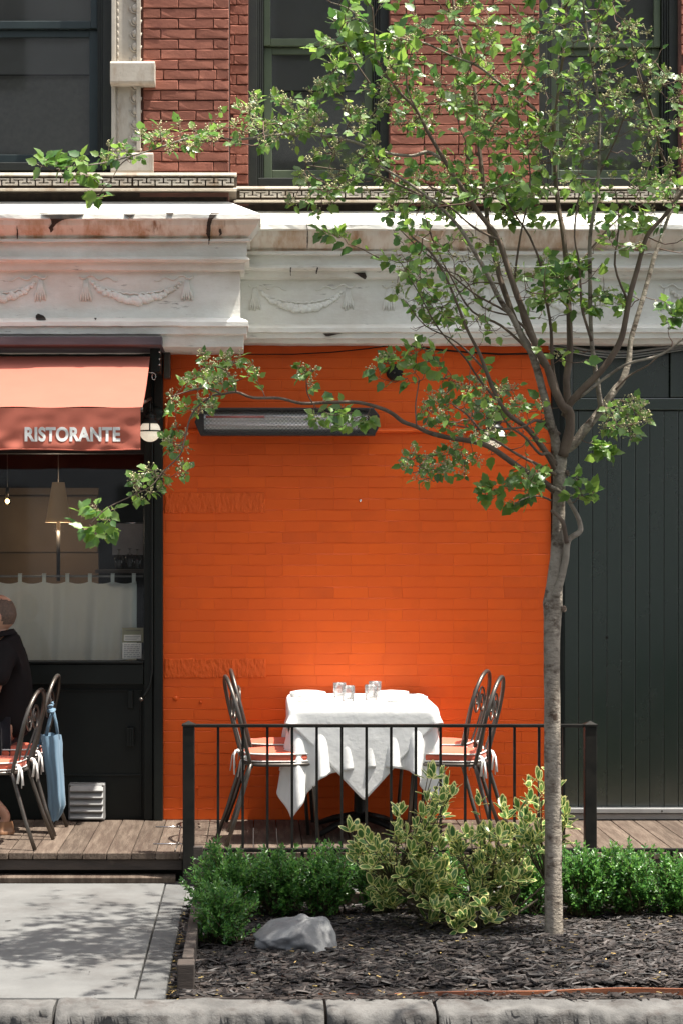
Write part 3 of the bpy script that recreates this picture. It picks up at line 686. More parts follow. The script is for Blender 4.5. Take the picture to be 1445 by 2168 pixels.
# purple beam over the awning
tg = MB().prism([(-.55,WZ(732,-.55)),(-.57,WZ(730,-.57)),(-.57,WZ(713,-.57)),(-.55,WZ(711,-.57)),(-.12,WZ(711,-.57)),(-.12,WZ(732,-.55))], -4.6, WX(343,-.57)).build('timber_beam', M['purple'], None, bevel=.003)
tag(tg, 'weathered purple grey beam above the awning', 'beam')
sb = thing('awning_bracket', PT(352,770,-.1), 'rusty upright bracket at the top corner between awning and orange wall', 'bracket')
part('plate', MB().box(WX(347,-.12), WX(361,-.12), -.14, -.03, WZ(800,-.14), WZ(737,-.14)), M['iron'], sb, bevel=.003)
part('arm', MB().box(WX(322,-.2), WX(343,-.2), -.4, -.04, WZ(790,-.3), WZ(735,-.3)), M['shopblack'], sb, bevel=.006)
for q in (745, 760, 772): part('bolt', MB().ball(PT(338,q,-.402), .006, n=8, m=6), M['steel'], sb)
part('hook', MB().tube([PT(326+4*math.cos(t),797+7*math.sin(t),-.38) for t in [i*math.pi/8 for i in range(17)]], .0022, 6), M['steel'], sb)
part('hook_arm', MB().tube([PT(311,788,-.38), PT(326,789,-.38)], .003, 6), M['steel'], sb)

# awning
aw = thing('awning', PT(150,860,-1.2), 'terracotta canvas awning with white lettering over the shopfront', 'awning')
ya, yb_ = -.42, -1.2
za, zb_ = WZ(755,ya), WZ(862,yb_)
xa, xb = WX(318,ya), WX(302,yb_)
P = []
for i in range(25):
    t = i/24; row = []
    for k in range(70):
        u = k/69; x = -4.3+(xa+(xb-xa)*t+4.3)*u; y = ya+(yb_-ya)*t; z = za+(zb_-za)*t-.022*math.sin(math.pi*t)*(1+.3*math.sin(u*19))+.003*math.sin(u*60+t*3)*t
        row.append((x, y, z))
    P.append(row)
part('canopy', MB().grid(P), M['awning'], aw, fix=False)
hv = WZ(952,yb_); P = []
vx0, vx1 = -4.3, WX(298,yb_)
def vy(x, t): return yb_-.004+.006*math.sin(x*17+3*t)*t+.005*math.sin(x*41+t*7)*t+NZ.noise(Vector((x*9, t*4, 3)))*.012*t
for i in range(21):
    t = i/20
    P.append([(x:=vx0+(vx1-vx0)*k/260, vy(x, t), zb_-.004+(hv-zb_)*t+(.003*math.sin(x*9) if t > .9 else 0)) for k in range(261)])
part('valance', MB().grid(P), M['awning'], aw, fix=False)
part('hem', MB().tube([(vx0+(vx1-vx0)*k/60, vy(vx0+(vx1-vx0)*k/60, 1)-.002, hv+.003*math.sin((vx0+(vx1-vx0)*k/60)*9)) for k in range(61)], .003, 6), M['awning'], aw)
part('front_bar', MB().tube([(-4.3,yb_+.015,zb_-.012),(vx1+.012,yb_+.015,zb_-.012)], .013, 10), M['iron'], aw)
part('side_arm', MB().tube([(vx1,yb_+.015,zb_-.012),(vx1-.02,-.8,2.42),(vx1-.0,-.15,2.5)], .010, 8), M['iron'], aw)
cu = bpy.data.curves.new('letters', 'FONT'); cu.body = 'RISTORANTE'; cu.size = .118; cu.extrude = .0008; cu.offset = .0046; cu.space_character = 1.06
to = bpy.data.objects.new('tmp', cu); C.objects.link(to)
dg = bpy.context.evaluated_depsgraph_get(); tme = bpy.data.meshes.new_from_object(to.evaluated_get(dg)); bpy.data.objects.remove(to)
V = np.array([v.co[:] for v in tme.vertices]); mn, mx_ = V.min(0), V.max(0)
tw = WX(255,yb_)-WX(53,yb_); th = (935-904)/sc(yb_)
import bmesh
bm = bmesh.new(); bm.from_mesh(tme); bmesh.ops.subdivide_edges(bm, edges=[e for e in bm.edges if e.calc_length() > .03], cuts=2); bm.to_mesh(tme); bm.free()
mb = MB(); x0 = WX(53,yb_); z0 = WZ(935,yb_)
vs = []
for v in tme.vertices:
    x = x0+(v.co.x-mn[0])/(mx_[0]-mn[0])*tw; z = z0+(v.co.y-mn[1])/(mx_[1]-mn[1])*th
    t = (zb_-z)/(zb_-hv); vs.append((x, vy(x, t)-.0018-v.co.z, z))
mb.add(vs, [tuple(p.vertices) for p in tme.polygons]); part('lettering', mb, M['letter'], aw, label='white capital letters RISTORANTE', fix=False)

# globe lamps
def globe_lamp(c, label, arm=True):
    r = .062; x, y, z = c
    g = thing('globe_lamp', (x, 0, z), label, 'wall lamp', 'opal globe wall lamps')
    part('globe', MB().ball(c, r, n=28, m=18), M['opal'], g)
    part('cap', MB().lathe([(.050,.044),(.054,.050),(.050,.060),(.034,.070),(.030,.082),(.034,.088),(.022,.100),(.008,.108),(.001,.108)], (x,y,z), 28), M['shopblack'], g)
    cage = MB()
    cage.tube([(x+r*1.06*math.cos(a), y+r*1.06*math.sin(a), z) for a in [i*math.pi/14 for i in range(29)]], .0045, 6)
    for k in range(4):
        a = math.pi/2*k+.03-math.pi/2
        cage.tube([(x+r*1.05*math.cos(t)*math.cos(a), y+r*1.05*math.cos(t)*math.sin(a), z+r*1.05*math.sin(t)) for t in [i*1.25/6 for i in range(7)]], .004, 6)
    part('cage', cage, M['shopblack'], g)
    part('arm', MB().tube([(x,y,z+.095),(x,y,z+.15),(x,y+.02,z+.185),(x,y*.55,z+.20),(x,-.01,z+.17)], .006, 8), M['shopblack'], g)
    part('rose', MB().lathe([(.001,-.03),(.03,-.028),(.05,-.012),(.052,0)], (x+.02,-.035,z+.12), 20, axis='y'), M['shopblack'], g)
globe_lamp(PT(318,913,-.28), 'opal globe wall lamp beside the end of the awning')
globe_lamp(PT(1046,926,-.26), 'opal globe wall lamp half hidden by leaves on the orange wall')

# infrared heater
ht = thing('patio_heater', PT(607,893,-.12), 'long dark electric heater with silver grille on the orange wall', 'heater')
hy = -.17; X = lambda p: WX(p, hy); Z = lambda p: WZ(p, hy)
outl = [(X(412),Z(893)),(X(428),Z(863)),(X(790),Z(863)),(X(803),Z(880)),(X(800),Z(908)),(X(792),Z(919)),(X(424),Z(923))]
inn = [(X(430),Z(873)),(X(444),Z(869)),(X(768),Z(869)),(X(778),Z(873)),(X(778),Z(911)),(X(768),Z(916)),(X(438),Z(917)),(X(430),Z(911))]
hb = MB(); hb.plate([(X(415),Z(893)),(X(430),Z(866)),(X(788),Z(866)),(X(800),Z(880)),(X(797),Z(908)),(X(790),Z(917)),(X(426),Z(920))], -.09, -.03)
for (a, b) in (((X(413),Z(893)),(X(430),Z(920))),):
    pass
hb.box(X(428), X(792), hy, -.088, Z(868.5), Z(863)); hb.box(X(424), X(794), hy, -.088, Z(922), Z(916.5))
hb.plate([(X(412),Z(893)),(X(428),Z(864)),(X(432),Z(864)),(X(432),Z(921)),(X(424),Z(921))], hy-.001, -.088)
hb.plate([(X(778),Z(864)),(X(790),Z(864)),(X(803),Z(880)),(X(800),Z(908)),(X(792),Z(921)),(X(778),Z(921))], hy-.001, -.088)
part('casing', hb, M['heater'], ht, bevel=.004)
part('reflector', MB().prism([(-.10,Z(916)),(-.10,Z(869)),(-.105,Z(869)),(-.135,Z(877)),(-.145,Z(885)),(-.12,Z(890)),(-.145,Z(897)),(-.135,Z(908)),(-.105,Z(916))], X(432), X(778)), mat('bright_reflector', (.95,.94,.92,1), rough=.42, metal=.45), ht)
part('heating_tube', MB().tube([(X(436),-.155,Z(882)),(X(560),-.155,Z(882))], .007, 8), M['quartzred'], ht)
part('heating_tube', MB().tube([(X(560),-.155,Z(882)),(X(776),-.155,Z(882))], .0075, 8), M['quartz'], ht)
part('heating_tube', MB().tube([(X(436),-.155,Z(900)),(X(776),-.155,Z(900))], .0065, 8), M['quartz'], ht)
gr = MB(); npx = 8.4; n = int((778-432)/npx)
for k in range(n+1):
    p = 432+k*npx; pts = []
    for j in range(13):
        q = 868+48*j/12; pts.append((X(p+(npx/4 if j % 2 else -npx/4)*1.0), hy-.006-.010*math.sin(math.pi*j/12), Z(q)))
    gr.tube(pts, .0012, 4, smooth=False)
    pts2 = [(X(p+npx/2-(npx/4 if j % 2 else -npx/4)), hy-.007-.010*math.sin(math.pi*j/12), Z(868+48*j/12)) for j in range(13)]
    gr.tube(pts2, .0012, 4, smooth=False)
tag(gr.build('grille', M['heater'], ht), kind='stuff')
part('rating_mark', MB().box(X(783), X(789), hy-.003, hy-.002, Z(892), Z(885)).box(X(784), X(790), hy-.003, hy-.002, Z(903), Z(896)), M['letter'], ht)
part('bracket', MB().box(X(520), X(530), -.09, .0, Z(880), Z(866)).box(X(690), X(700), -.09, .0, Z(880), Z(866)), M['iron'], ht)

# ------------------------------------------------------------------ inside: curtain, lamps, glasses, notices
ct = thing('cafe_curtain', PT(150,1310,.1), 'short linen cafe curtain on a rod behind the shop window', 'curtain')
cy = .11
part('rod', MB().tube([(-4.4,cy,WZ(1220,cy)),(WX(304,cy),cy,WZ(1220,cy))], .006, 8), M['greymetal'], ct)
P = []; nx = 330; xe = WX(289,cy)
tabs = [43,94,143,191,239,284]
for i in range(25):
    t = i/24; row = []
    for k in range(nx+1):
        x = -2.6+(xe+2.6)*k/nx; p = VX+x*sc(cy)
        f = .016*math.sin(x*29+1.2*math.sin(x*5))+.010*math.sin(x*61+t*1.5)+NZ.noise(Vector((x*7, t*2, 5)))*.02
        ph = ((p-43) % 49)/49; scal = .014*math.sin(math.pi*ph)
        z = WZ(1231,cy)-scal*(1-t)+(WZ(1404,cy)-WZ(1231,cy)+.004)*t+.004*math.sin(x*23)*t
        row.append((x, cy+.02+f*(.35+.65*t), z))
    P.append(row)
part('panel', MB().grid(P), M['linen'], ct, fix=False)
for p in tabs+[-6]:
    part('tab', MB().box(WX(p-4,cy), WX(p+4,cy), cy-.009, cy-.006, WZ(1234,cy), WZ(1216,cy)).box(WX(p-4,cy), WX(p+4,cy), cy-.009, cy+.012, WZ(1215.5,cy), WZ(1214,cy)), M['linen'], ct)
part('side_hem', MB().box(WX(280,cy), WX(290,cy), cy-.004, cy-.002, WZ(1392,cy), WZ(1236,cy)), M['linen'], ct)
pl = thing('pendant_lamp', PT(122,1060,1.0), 'tall conical fabric lamp shade glowing dimly inside the restaurant', 'lamp')
c = PT(124,1105,1.0); s_ = sc(1.0)
part('lamp_shade', MB().lathe([(27/s_,0),(13/s_,84/s_)], (c.x, c.y, c.z), 32, cap=False), M['shadelit'], pl)
part('rim', MB().lathe([(28/s_,-.004),(28/s_,.002)], (c.x, c.y, c.z), 32, cap=False), M['bulb'] if False else M['shadelit'], pl)
part('stand', MB().tube([(c.x,c.y,c.z+.02),(c.x,c.y,WZ(1230,1.0))], .012, 8), M['iron'], pl)
part('cord', MB().tube([(c.x,c.y,c.z+.23),(c.x,c.y,2.7)], .003, 5), M['iron'], pl)
lt = bpy.data.lights.new('shade_light', 'POINT'); lt.energy = 4.5; lt.color = (1,.80,.58); lt.shadow_soft_size = .04; lo_ = bpy.data.objects.new('shade_light', lt); C.objects.link(lo_); lo_.parent = pl; lo_.location = (c.x-pl.location.x, -.0+c.y-pl.location.y, c.z-.05-pl.location.z)
bu = thing('bare_bulb', PT(16,1062,.9), 'small glowing bare bulb hanging left of the lamp shade', 'lamp')
part('bulb', MB().ball(PT(16,1061,.9), .014, n=14, m=10), M['bulb'], bu)
part('glass_envelope', MB().ball(PT(16,1061,.9), .024, n=16, m=10, sz=1.15), M['glass2'], bu)
part('socket', MB().lathe([(.011,0),(.011,.05),(.004,.06)], PT(16,1051,.9), 12), M['iron'], bu)
part('cord', MB().tube([PT(16,1035,.9), PT(16,900,.9)], .003, 5), M['iron'], bu)
for i, (p, q) in enumerate(((252,1203),(275,1201),(291,1203))):
    gx = PT(p, q, .22)
    g = thing('wine_glass', gx, ['upturned wine glass farthest left on the shelf in the shop window','middle upturned wine glass on the shelf in the shop window','upturned wine glass nearest the window post on the shelf'][i], 'glass', 'glasses on the window shelf')
    part('bowl', MB().lathe([(.020,.0),(.024,.03),(.026,.05)], gx, 16, cap=False), M['glass2'], g)
    part('stem', MB().lathe([(.030,.051),(.022,.075),(.004,.085),(.003,.11),(.018,.114)], gx, 16, cap=False), M['glass2'], g)
nt = thing('olive_notice_card', PT(282,1348,.05), 'olive card with pale label taped in the window corner', 'notice')
yn = .052
part('card', MB().box(WX(259,yn), WX(305,yn)-.002, yn, yn+.003, WZ(1360,yn), WZ(1329,yn)), M['paperolive'], nt)
nl = MB().box(WX(263,yn), WX(299,yn), yn-.003, yn-.001, WZ(1357,yn), WZ(1344,yn)); part('label', nl, M['paper'], nt)
part('print', MB().box(WX(265,yn), WX(297,yn), yn-.005, yn-.0035, WZ(1347.6,yn), WZ(1346.8,yn)).box(WX(266,yn), WX(294,yn), yn-.005, yn-.0035, WZ(1351,yn), WZ(1350.3,yn)).box(WX(265,yn), WX(290,yn), yn-.005, yn-.0035, WZ(1354.5,yn), WZ(1353.8,yn)).box(WX(266,yn), WX(298,yn), yn-.005, yn-.0035, WZ(1335,yn), WZ(1334.2,yn)), M['ink'], nt)
n2 = thing('printed_notice', PT(280,1377,.05), 'white printed form taped below the olive card in the window', 'notice')
part('sheet', MB().box(WX(260,yn), WX(300,yn), yn-.001, yn+.001, WZ(1394,yn), WZ(1361,yn)), M['paper'], n2)
pm = MB()
for k in range(7):
    q = 1364.5+k*4.2; e = 263
    while e < 296:
        l = rnd(3,9); pm.box(WX(e,yn), WX(min(e+l,297),yn), yn-.0035, yn-.0025, WZ(q+1.1,yn), WZ(q,yn)); e += l+rnd(1,3)
part('print', pm, M['ink'], n2)
# louvred vent box on the deck
vb = thing('vent_cover', PT(183,1735,-.1), 'grey louvred plastic vent cover low on the shopfront', 'vent')
yv = -.075; X = lambda p: WX(p, yv); Z = lambda p: WZ(p, yv)
part('frame', MB().box(X(145), X(222), yv, .028, Z(1737), Z(1660)), M['greymetal'], vb, bevel=.008)
for k in range(5):
    q = 1663+k*14.5
    part('louvre', MB().prism([(yv-.002,Z(q)),(yv-.022,Z(q+10)),(yv-.022,Z(q+12)),(yv-.002,Z(q+13))], X(149), X(219)), M['greymetal'], vb, bevel=.001)
for p in (149, 218): part('screw', MB().ball(PT(p,1664,yv-.003), .006, n=8, m=6), M['iron'], vb)

# ================================================================== DECK
dk = thing('wooden_deck', (0, -.65, 0), 'low weathered plank deck along the foot of the building', 'deck')
x = -4.2; i = 0
while x < 4.2:
    w = rnd(.128, .136)
    fy = -1.305+rnd(-.006,.006)
    mb = MB().box(x+.002, x+w-.002, fy, -.001, -.036, rnd(-.002,.0))
    o = part('plank', mb, M['wood'], dk, bevel=.004); o.rotation_euler = (0, rnd(-.004,.004), 0); x += w
part('fascia_board', MB().box(-4.2, WX(386,-1.28), -1.285, -1.25, -.095, -.040), M['wooddark'], dk, bevel=.003)
part('fascia_board', MB().box(WX(388,-1.28), 4.2, -1.285, -1.25, -.115, -.040), M['wooddark'], dk, bevel=.003)
part('joist', MB().box(-4.2, 4.2, -1.20, -1.10, -.17, -.06), M['black'], dk)
tb = MB().prism([(-1.33,SW),(-1.335,-.128),(-1.30,-.122),(-1.21,-.122),(-1.21,SW)], -4.2, WX(372,-1.33)).build('step_beam', M['wood'], None, bevel=.004)
tag(tb, 'worn narrow timber lying under the front edge of the deck', 'timber')
lk = thing('deck_strap', PT(375,1770,-.9), 'thin rusted rod with two eye bolts lying across the deck planks', 'rod')
part('rod', MB().tube([PT(384,1742,-.02-.12),(WX(379,-.9),-.9,.006),(WX(371,-1.28),-1.28,.006)], .004, 6), M['iron'], lk)
for yy in (-.35, -1.02): part('bar', MB().tube([(WX(325 if yy<-.9 else 330,yy),yy,.005),(WX(386,yy),yy,.005)], .004, 6), M['steel'], lk); part('eye', MB().ball((WX(378,yy),yy,.008), .010, n=10, m=6, sz=.6), M['iron'], lk)

# ================================================================== RAILING
ry = -1.335
rl = thing('iron_railing', (.7, ry, 0), 'black iron railing with square posts in front of the table', 'railing')
def post(px_, base, name='post'):
    x = WX(px_, ry); zt = WZ(1537, ry)
    p = part(name, MB().box(x-.031, x+.031, ry-.031, ry+.031, base, zt), M['black'], rl, bevel=.004)
    c = MB(); c.box(x-.036, x+.036, ry-.036, ry+.036, zt+.0005, zt+.010)
    c.add([(x-.033,ry-.033,zt+.0105),(x+.033,ry-.033,zt+.0105),(x+.033,ry+.033,zt+.0105),(x-.033,ry+.033,zt+.0105),(x,ry,zt+.028)], [(0,1,4),(1,2,4),(2,3,4),(3,0,4)])
    part('post_cap', c, M['black'], p)
    return x
xa_ = post(400, SW); xb_ = post(1248, -.03)
zt = WZ(1533, ry)
part('top_rail', MB().box(xa_+.032, xb_-.032, ry-.017, ry+.017, zt-.017, zt), M['black'], rl, bevel=.003)
part('bottom_rail', MB().box(xa_+.032, xb_-.032, ry-.012, ry+.012, .014, .030), M['black'], rl, bevel=.002)
for k in range(15):
    p = 462+k*52.15
    if abs(p-1248) < 25: continue
    x = WX(p, ry); part('baluster', MB().box(x-.007, x+.007, ry-.007, ry+.007, .0305, zt-.0175), M['black'], rl)

# ================================================================== PLANTING BED
py_ = -2.10
tag(MB().box(-.30, 9, -4.03, -2.03, -.7, -.165).build('planting_bed', M['soil']), 'dark earth of the planting bed', kind='structure')
pf = thing('planter_fence', (1.2, py_, 0), 'low black iron fence behind the boxwood hedge', 'fence')
zt = WZ(1796, py_)
part('top_rail', MB().box(-.27, 4.6, py_-.014, py_+.014, zt-.018, zt), M['black'], pf, bevel=.003)
for k in range(30):
    x = WX(1350, py_)-.165*11+k*.165
    if -.2 < x < 4.6: part('picket', MB().box(x-.008, x+.008, py_-.008, py_+.008, -.16, zt-.0185), M['black'], pf)
x = WX(420, py_)
cp = part('corner_post', MB().box(x-.023, x+.023, py_-.025, py_+.025, -.05, zt+.01), M['wooddark'], pf, bevel=.003)
tbm = thing('bed_edging', (-.27, -3, -.1), 'dark old timber beam edging the left side of the planting bed', 'timber')
part('beam', MB().box(-.298, -.252, -3.76, -2.02, -.155, -.055), M['wooddark'], tbm, bevel=.004)
part('end_block', MB().box(-.315, -.245, -3.87, -3.762, -.19, -.062), M['wooddark'], tbm, bevel=.005)
tb2 = MB().box(-.25, 4.6, -2.075, -2.03, -.16, -.085).build('back_timber', M['wood'], None, bevel=.004); tag(tb2, 'low reddish timber lying along the back of the bed behind the hedge', 'timber')
# corten edging, slightly bowed, rising to the right
P = []
for j, (dy, top) in enumerate(((0,0),(0,1),(.012,1),(.012,0))):
    P.append([(WX(560,-3.97)+k*.05, -3.975+dy+.006*math.sin(k*.31), SW-.06 if not top else SW-.006+min(.034,.0009*k)+.003*math.sin(k*.5)) for k in range(80)])
o = MB().grid(P, 0, False).build('edging_strip', M['corten'], fix=True); tag(o, 'rust brown metal edging strip between mulch and kerb', 'edging')
# mulch
def bedz(x, y):
    return -.150+.045*math.exp(-((x-1.2)**2/.5+(y+3.0)**2/.25))+.022*NZ.noise(Vector((x*2.3,y*2.9,1)))+.01*NZ.noise(Vector((x*9,y*9,1)))-(.018 if y < -3.85 else 0)
P = []
for j in range(60):
    y = -4.03+2.0*j/59; P.append([(-.355+5*k/150, y, bedz(-.355+5*k/150, y)-.012-(.03 if k < 2 else 0)) for k in range(151)])
tag(MB().grid(P).build('mulch_base', M['soil'], fix=False), 'dark mulch bed surface', kind='structure')
def inst(name, tv, tf, T, m, parent=None, smooth=False, attr=None):
    """join many transformed copies of one template; T = (N,3,4)"""
    tv = np.array(tv); n = len(T); nv = len(tv)
    V = np.einsum('nij,vj->nvi', T[:, :, :3], tv)+T[:, None, :, 3]
    V = V.reshape(-1, 3); c = (V.min(0)+V.max(0))/2
    F = [tuple(f) for f in tf]; loops = np.concatenate([np.array(f) for f in F]); lens = np.array([len(f) for f in F])
    me = bpy.data.meshes.new(name); me.vertices.add(n*nv); me.vertices.foreach_set('co', (V-c).ravel())
    L = (loops[None, :]+np.arange(n)[:, None]*nv).ravel(); me.loops.add(len(L)); me.loops.foreach_set('vertex_index', L)
    st = np.concatenate([[0], np.cumsum(lens)[:-1]]); S = (st[None, :]+np.arange(n)[:, None]*len(loops)).ravel()
    me.polygons.add(n*len(F)); me.polygons.foreach_set('loop_start', S); 
    me.polygons.foreach_set('use_smooth', [smooth]*(n*len(F)))
    me.update(calc_edges=True); me.materials.append(m)
    if attr is not None:
        a = me.attributes.new('rim', 'FLOAT', 'POINT'); a.data.foreach_set('value', np.tile(np.array(attr, dtype=np.float32), n))
    o = bpy.data.objects.new(name, me); C.objects.link(o); base = Vector()
    if parent is not None:
        o.parent = parent; q = parent
        while q is not None: base += q.location; q = q.parent
    o.location = Vector(c)-base; return o
def frame_T(pos, d, nrm, s):
    """columns: x = side, y = direction, z = normal"""
    d = d/np.linalg.norm(d, axis=1, keepdims=True); x = np.cross(d, nrm); x /= np.linalg.norm(x, axis=1, keepdims=True)+1e-9
    z = np.cross(x, d); T = np.zeros((len(pos), 3, 4)); s = np.asarray(s)[:, None]
    T[:, :, 0] = x*s; T[:, :, 1] = d*s; T[:, :, 2] = z*s; T[:, :, 3] = pos; return T
def chips(n, box, zf, smin, smax, tilt=.35):
    x = RNG.uniform(box[0], box[1], n); y = RNG.uniform(box[2], box[3], n)
    z = np.array([zf(a, b) for a, b in zip(x, y)])+RNG.uniform(-.006, .012, n)
    an = np.where(RNG.random(n) < .5, RNG.normal(.35, .5, n), RNG.uniform(0, 6.28, n))
    d = np.stack([np.cos(an), np.sin(an), RNG.normal(0, tilt*.5, n)], 1); nr = np.stack([RNG.normal(0, tilt, n), RNG.normal(0, tilt, n), np.ones(n)], 1)
    T = frame_T(np.stack([x, y, z], 1), d, nr, RNG.uniform(smin, smax, n)); w = RNG.uniform(.5, 1.3, n); T[:, :, 0] *= w[:, None]; return T
cv = [(-.10,-.5,-.03),(.08,-.46,-.03),(.13,.1,-.03),(.03,.5,-.03),(-.12,.3,-.03),(-.09,-.47,.04),(.06,-.43,.05),(.10,.08,.05),(.02,.46,.03),(-.09,.27,.05)]
cf = [(5,6,7,8,9),(0,1,6,5),(1,2,7,6),(2,3,8,7),(3,4,9,8),(4,0,5,9)]
tag(inst('mulch', cv, cf, np.concatenate([chips(13000, (-.33,2.2,-4.0,-2.05), bedz, .025, .08), chips(3000, (2.2,4.4,-4.0,-2.05), bedz, .02, .065), chips(2500, (-.3,2.2,-3.98,-3.2), bedz, .03, .08), chips(500, (.0,2.2,-4.09,-3.95), lambda a,b: SW-.002, .015, .05, .1)]), M['mulch']), 'dark shredded bark mulch covering the bed', kind='stuff')
tag(inst('leaf_litter', cv, cf, np.concatenate([chips(260, (-.33,2.4,-4.08,-2.1), lambda a,b: bedz(a,b)+.012, .010, .026), chips(200,(-.35,-.305,-4.0,-2.1),lambda a,b: SW-.015,.010,.03)]), M['yellowleaf']), 'small dry leaf bits and husks scattered on the mulch', kind='stuff')
tag(inst('sidewalk_litter', cv, cf, chips(34, (-2.0,-.4,-4.1,-2.2), lambda a,b: SW+.002, .012, .032, .05), M['mulch']), 'dry leaf and bark crumbs on the sidewalk', kind='stuff')
# rock
def rock():
    me = bpy.data.meshes.new('rock'); bm = bmesh.new(); bmesh.ops.create_icosphere(bm, subdivisions=5, radius=1)
    y0 = -3.12; cx = WX(636, y0); 
    for v in bm.verts:
        p = v.co.copy(); n = NZ.noise(p*1.3+Vector((3,1,2)))*.28+NZ.noise(p*2.9)*.15+NZ.noise(p*6)*.06+.025*NZ.noise(p*14)
        p *= 1+n
        if p.x > .72: p.x = .72+(p.x-.72)*.35
        pl = p.dot(Vector((.75,-.45,.5)).normalized())
        if pl > .72: p -= Vector((.75,-.45,.5)).normalized()*(pl-.72)*.8
        pl = p.dot(Vector((-.5,-.3,.8)).normalized())
        if pl > .70: p -= Vector((-.5,-.3,.8)).normalized()*(pl-.70)*.75
        p.z = p.z*(1+.15*p.x)
        v.co = Vector((cx+p.x*.185, y0+p.y*.13, -.13+max(p.z,-.35)*.125+.012))
    for f in bm.faces: f.smooth = True
    bm.to_mesh(me); bm.free(); me.materials.append(M['rock']); o = bpy.data.objects.new('rock', me); C.objects.link(o)
    return tag(o, 'smooth pale grey rock lying on the mulch beside the boxwood', 'rock')
rock()

# ================================================================== TABLE
TX0, TX1, TY0, TY1, TZ = .195, .995, -.99, -.055, .745
tc_ = ((TX0+TX1)/2, (TY0+TY1)/2)
tt = thing('dining_table', (tc_[0], tc_[1], 0), 'square pedestal table hidden under white cloths by the orange wall', 'table')
part('tabletop', MB().box(TX0+.01, TX1-.01, TY0+.01, TY1-.01, TZ-.035, TZ-.006), M['wooddark'], tt, bevel=.004)
part('pedestal', MB().lathe([(.05,.06),(.034,.12),(.03,.4),(.034,.66),(.09,.709)], (tc_[0], tc_[1], 0), 20), M['black'], tt)
for k in range(4):
    a = math.pi/4+k*math.pi/2
    part('foot', MB().tube([(tc_[0],tc_[1],.10),(tc_[0]+.2*math.cos(a),tc_[1]+.2*math.sin(a),.06),(tc_[0]+.33*math.cos(a),tc_[1]+.33*math.sin(a),.018)], [.03,.024,.018], 8, flat=(1,.8)), M['black'], tt)
def drape(half, rot, thick, depth, N, seed, steps=190, off=(0,0), iters=10):
    rg = np.random.default_rng(seed)
    u = np.linspace(-half, half, N); U, W = np.meshgrid(u, u, indexing='ij'); c, s = math.cos(rot), math.sin(rot)
    cx, cy = tc_[0]+off[0], tc_[1]+off[1]
    X = np.stack([cx+c*U-s*W, cy+s*U+c*W, np.full_like(U, TZ+thick+.004)], -1)
    X[..., 2] += rg.normal(0, .0015, X.shape[:2]); V = np.zeros_like(X); h = u[1]-u[0]
    bc = np.array([(TX0+TX1)/2, (TY0+TY1)/2, TZ-depth/2]); bh = np.array([(TX1-TX0)/2, (TY1-TY0)/2, depth/2]); rr = .012
    dt = 1/60.; sub = []
    def pair(P, A, B, L, k):
        d = P[B]-P[A]; l = np.linalg.norm(d, axis=-1, keepdims=True)+1e-9; q = d*((l-L)/l*.5*k); P[A] += q; P[B] -= q
    S = slice
    cons = []
    for st in (0, 1):
        a = S(st, N-1, 2); b = S(st+1, N, 2); cons.append(((a, S(None)), (b, S(None)), h, 1.)); cons.append(((S(None), a), (S(None), b), h, 1.))
    for st in (0, 1):
        a = S(st, N-1, 2); b = S(st+1, N, 2)
        cons.append(((a, S(0,N-1)), (b, S(1,N)), h*2**.5, .35)); cons.append(((a, S(1,N)), (b, S(0,N-1)), h*2**.5, .35))
    for st in range(4):
        idx = np.arange(N-2); idx = idx[(idx % 4) == st] if False else idx[(idx//2 % 2) == (st//2)]; idx = idx[(idx % 2) == (st % 2)]
        cons.append(((idx, S(None)), (idx+2, S(None)), 2*h, .12)); cons.append(((S(None), idx), (S(None), idx+2), 2*h, .12))
    wind = rg.normal(0, 1, (3,))
    for step in range(steps):
        V[..., 2] -= 9.8*dt; V *= .985 if step < steps*.6 else .95
        P = X+V*dt
        if step < 60:
            P[..., 0] += .0006*np.sin(U*9+step*.2+seed); P[..., 1] += .0006*np.cos(W*8+step*.17+seed)
        for it in range(iters):
            for A, B, L, k in cons: pair(P, A, B, L, k)
            if it % 2 == 1 or it == iters-1:
                q = P-bc; a = np.abs(q)-bh+rr; m = np.maximum(a, 0); ln = np.linalg.norm(m, axis=-1); mxa = a.max(-1)
                sd = ln+np.minimum(mxa, 0)-rr; ins = ln < 1e-7
                g = m/(ln[..., None]+1e-9); am = a.argmax(-1); gi = np.zeros_like(g); np.put_along_axis(gi, am[..., None], 1, -1)
                g = np.where(ins[..., None], gi, g)*np.sign(q)
                pen = thick-sd; hit = pen > 0
                P += np.where(hit[..., None], g*pen[..., None], 0)
                top_ = hit & (P[..., 2] > TZ-.004)
                P[..., :2] = np.where(top_[..., None], X[..., :2]+(P[..., :2]-X[..., :2])*.5, P[..., :2])
                wy = P[..., 1] > -.012; P[..., 1] = np.where(wy, -.012, P[..., 1])
        V = (P-X)/dt; sp = np.linalg.norm(V, axis=-1, keepdims=True); V *= np.minimum(1, 3/(sp+1e-9)); X = P
    return X
def cloth_obj(name, X, label, m):
    P = [[tuple(p) for p in row] for row in X]; o = MB().grid(P).build(name, m, None, fix=False)
    sd = o.modifiers.new('subdivision', 'SUBSURF'); sd.levels = sd.render_levels = 1
    so = o.modifiers.new('thickness', 'SOLIDIFY'); so.thickness = .0012; so.offset = 0
    return tag(o, label, 'tablecloth', 'white cloths on the table')
cloth_obj('tablecloth', drape(.695, R(2), .003, .34, 54, 3, steps=230), 'lower white tablecloth with corners hanging in points beside the chairs', M['white'])
cloth_obj('tablecloth', drape(.605, R(45), .013, .45, 50, 9, off=(-.005,-.055)), 'upper white tablecloth laid diagonally, its corner pointing down in front', M['white'])
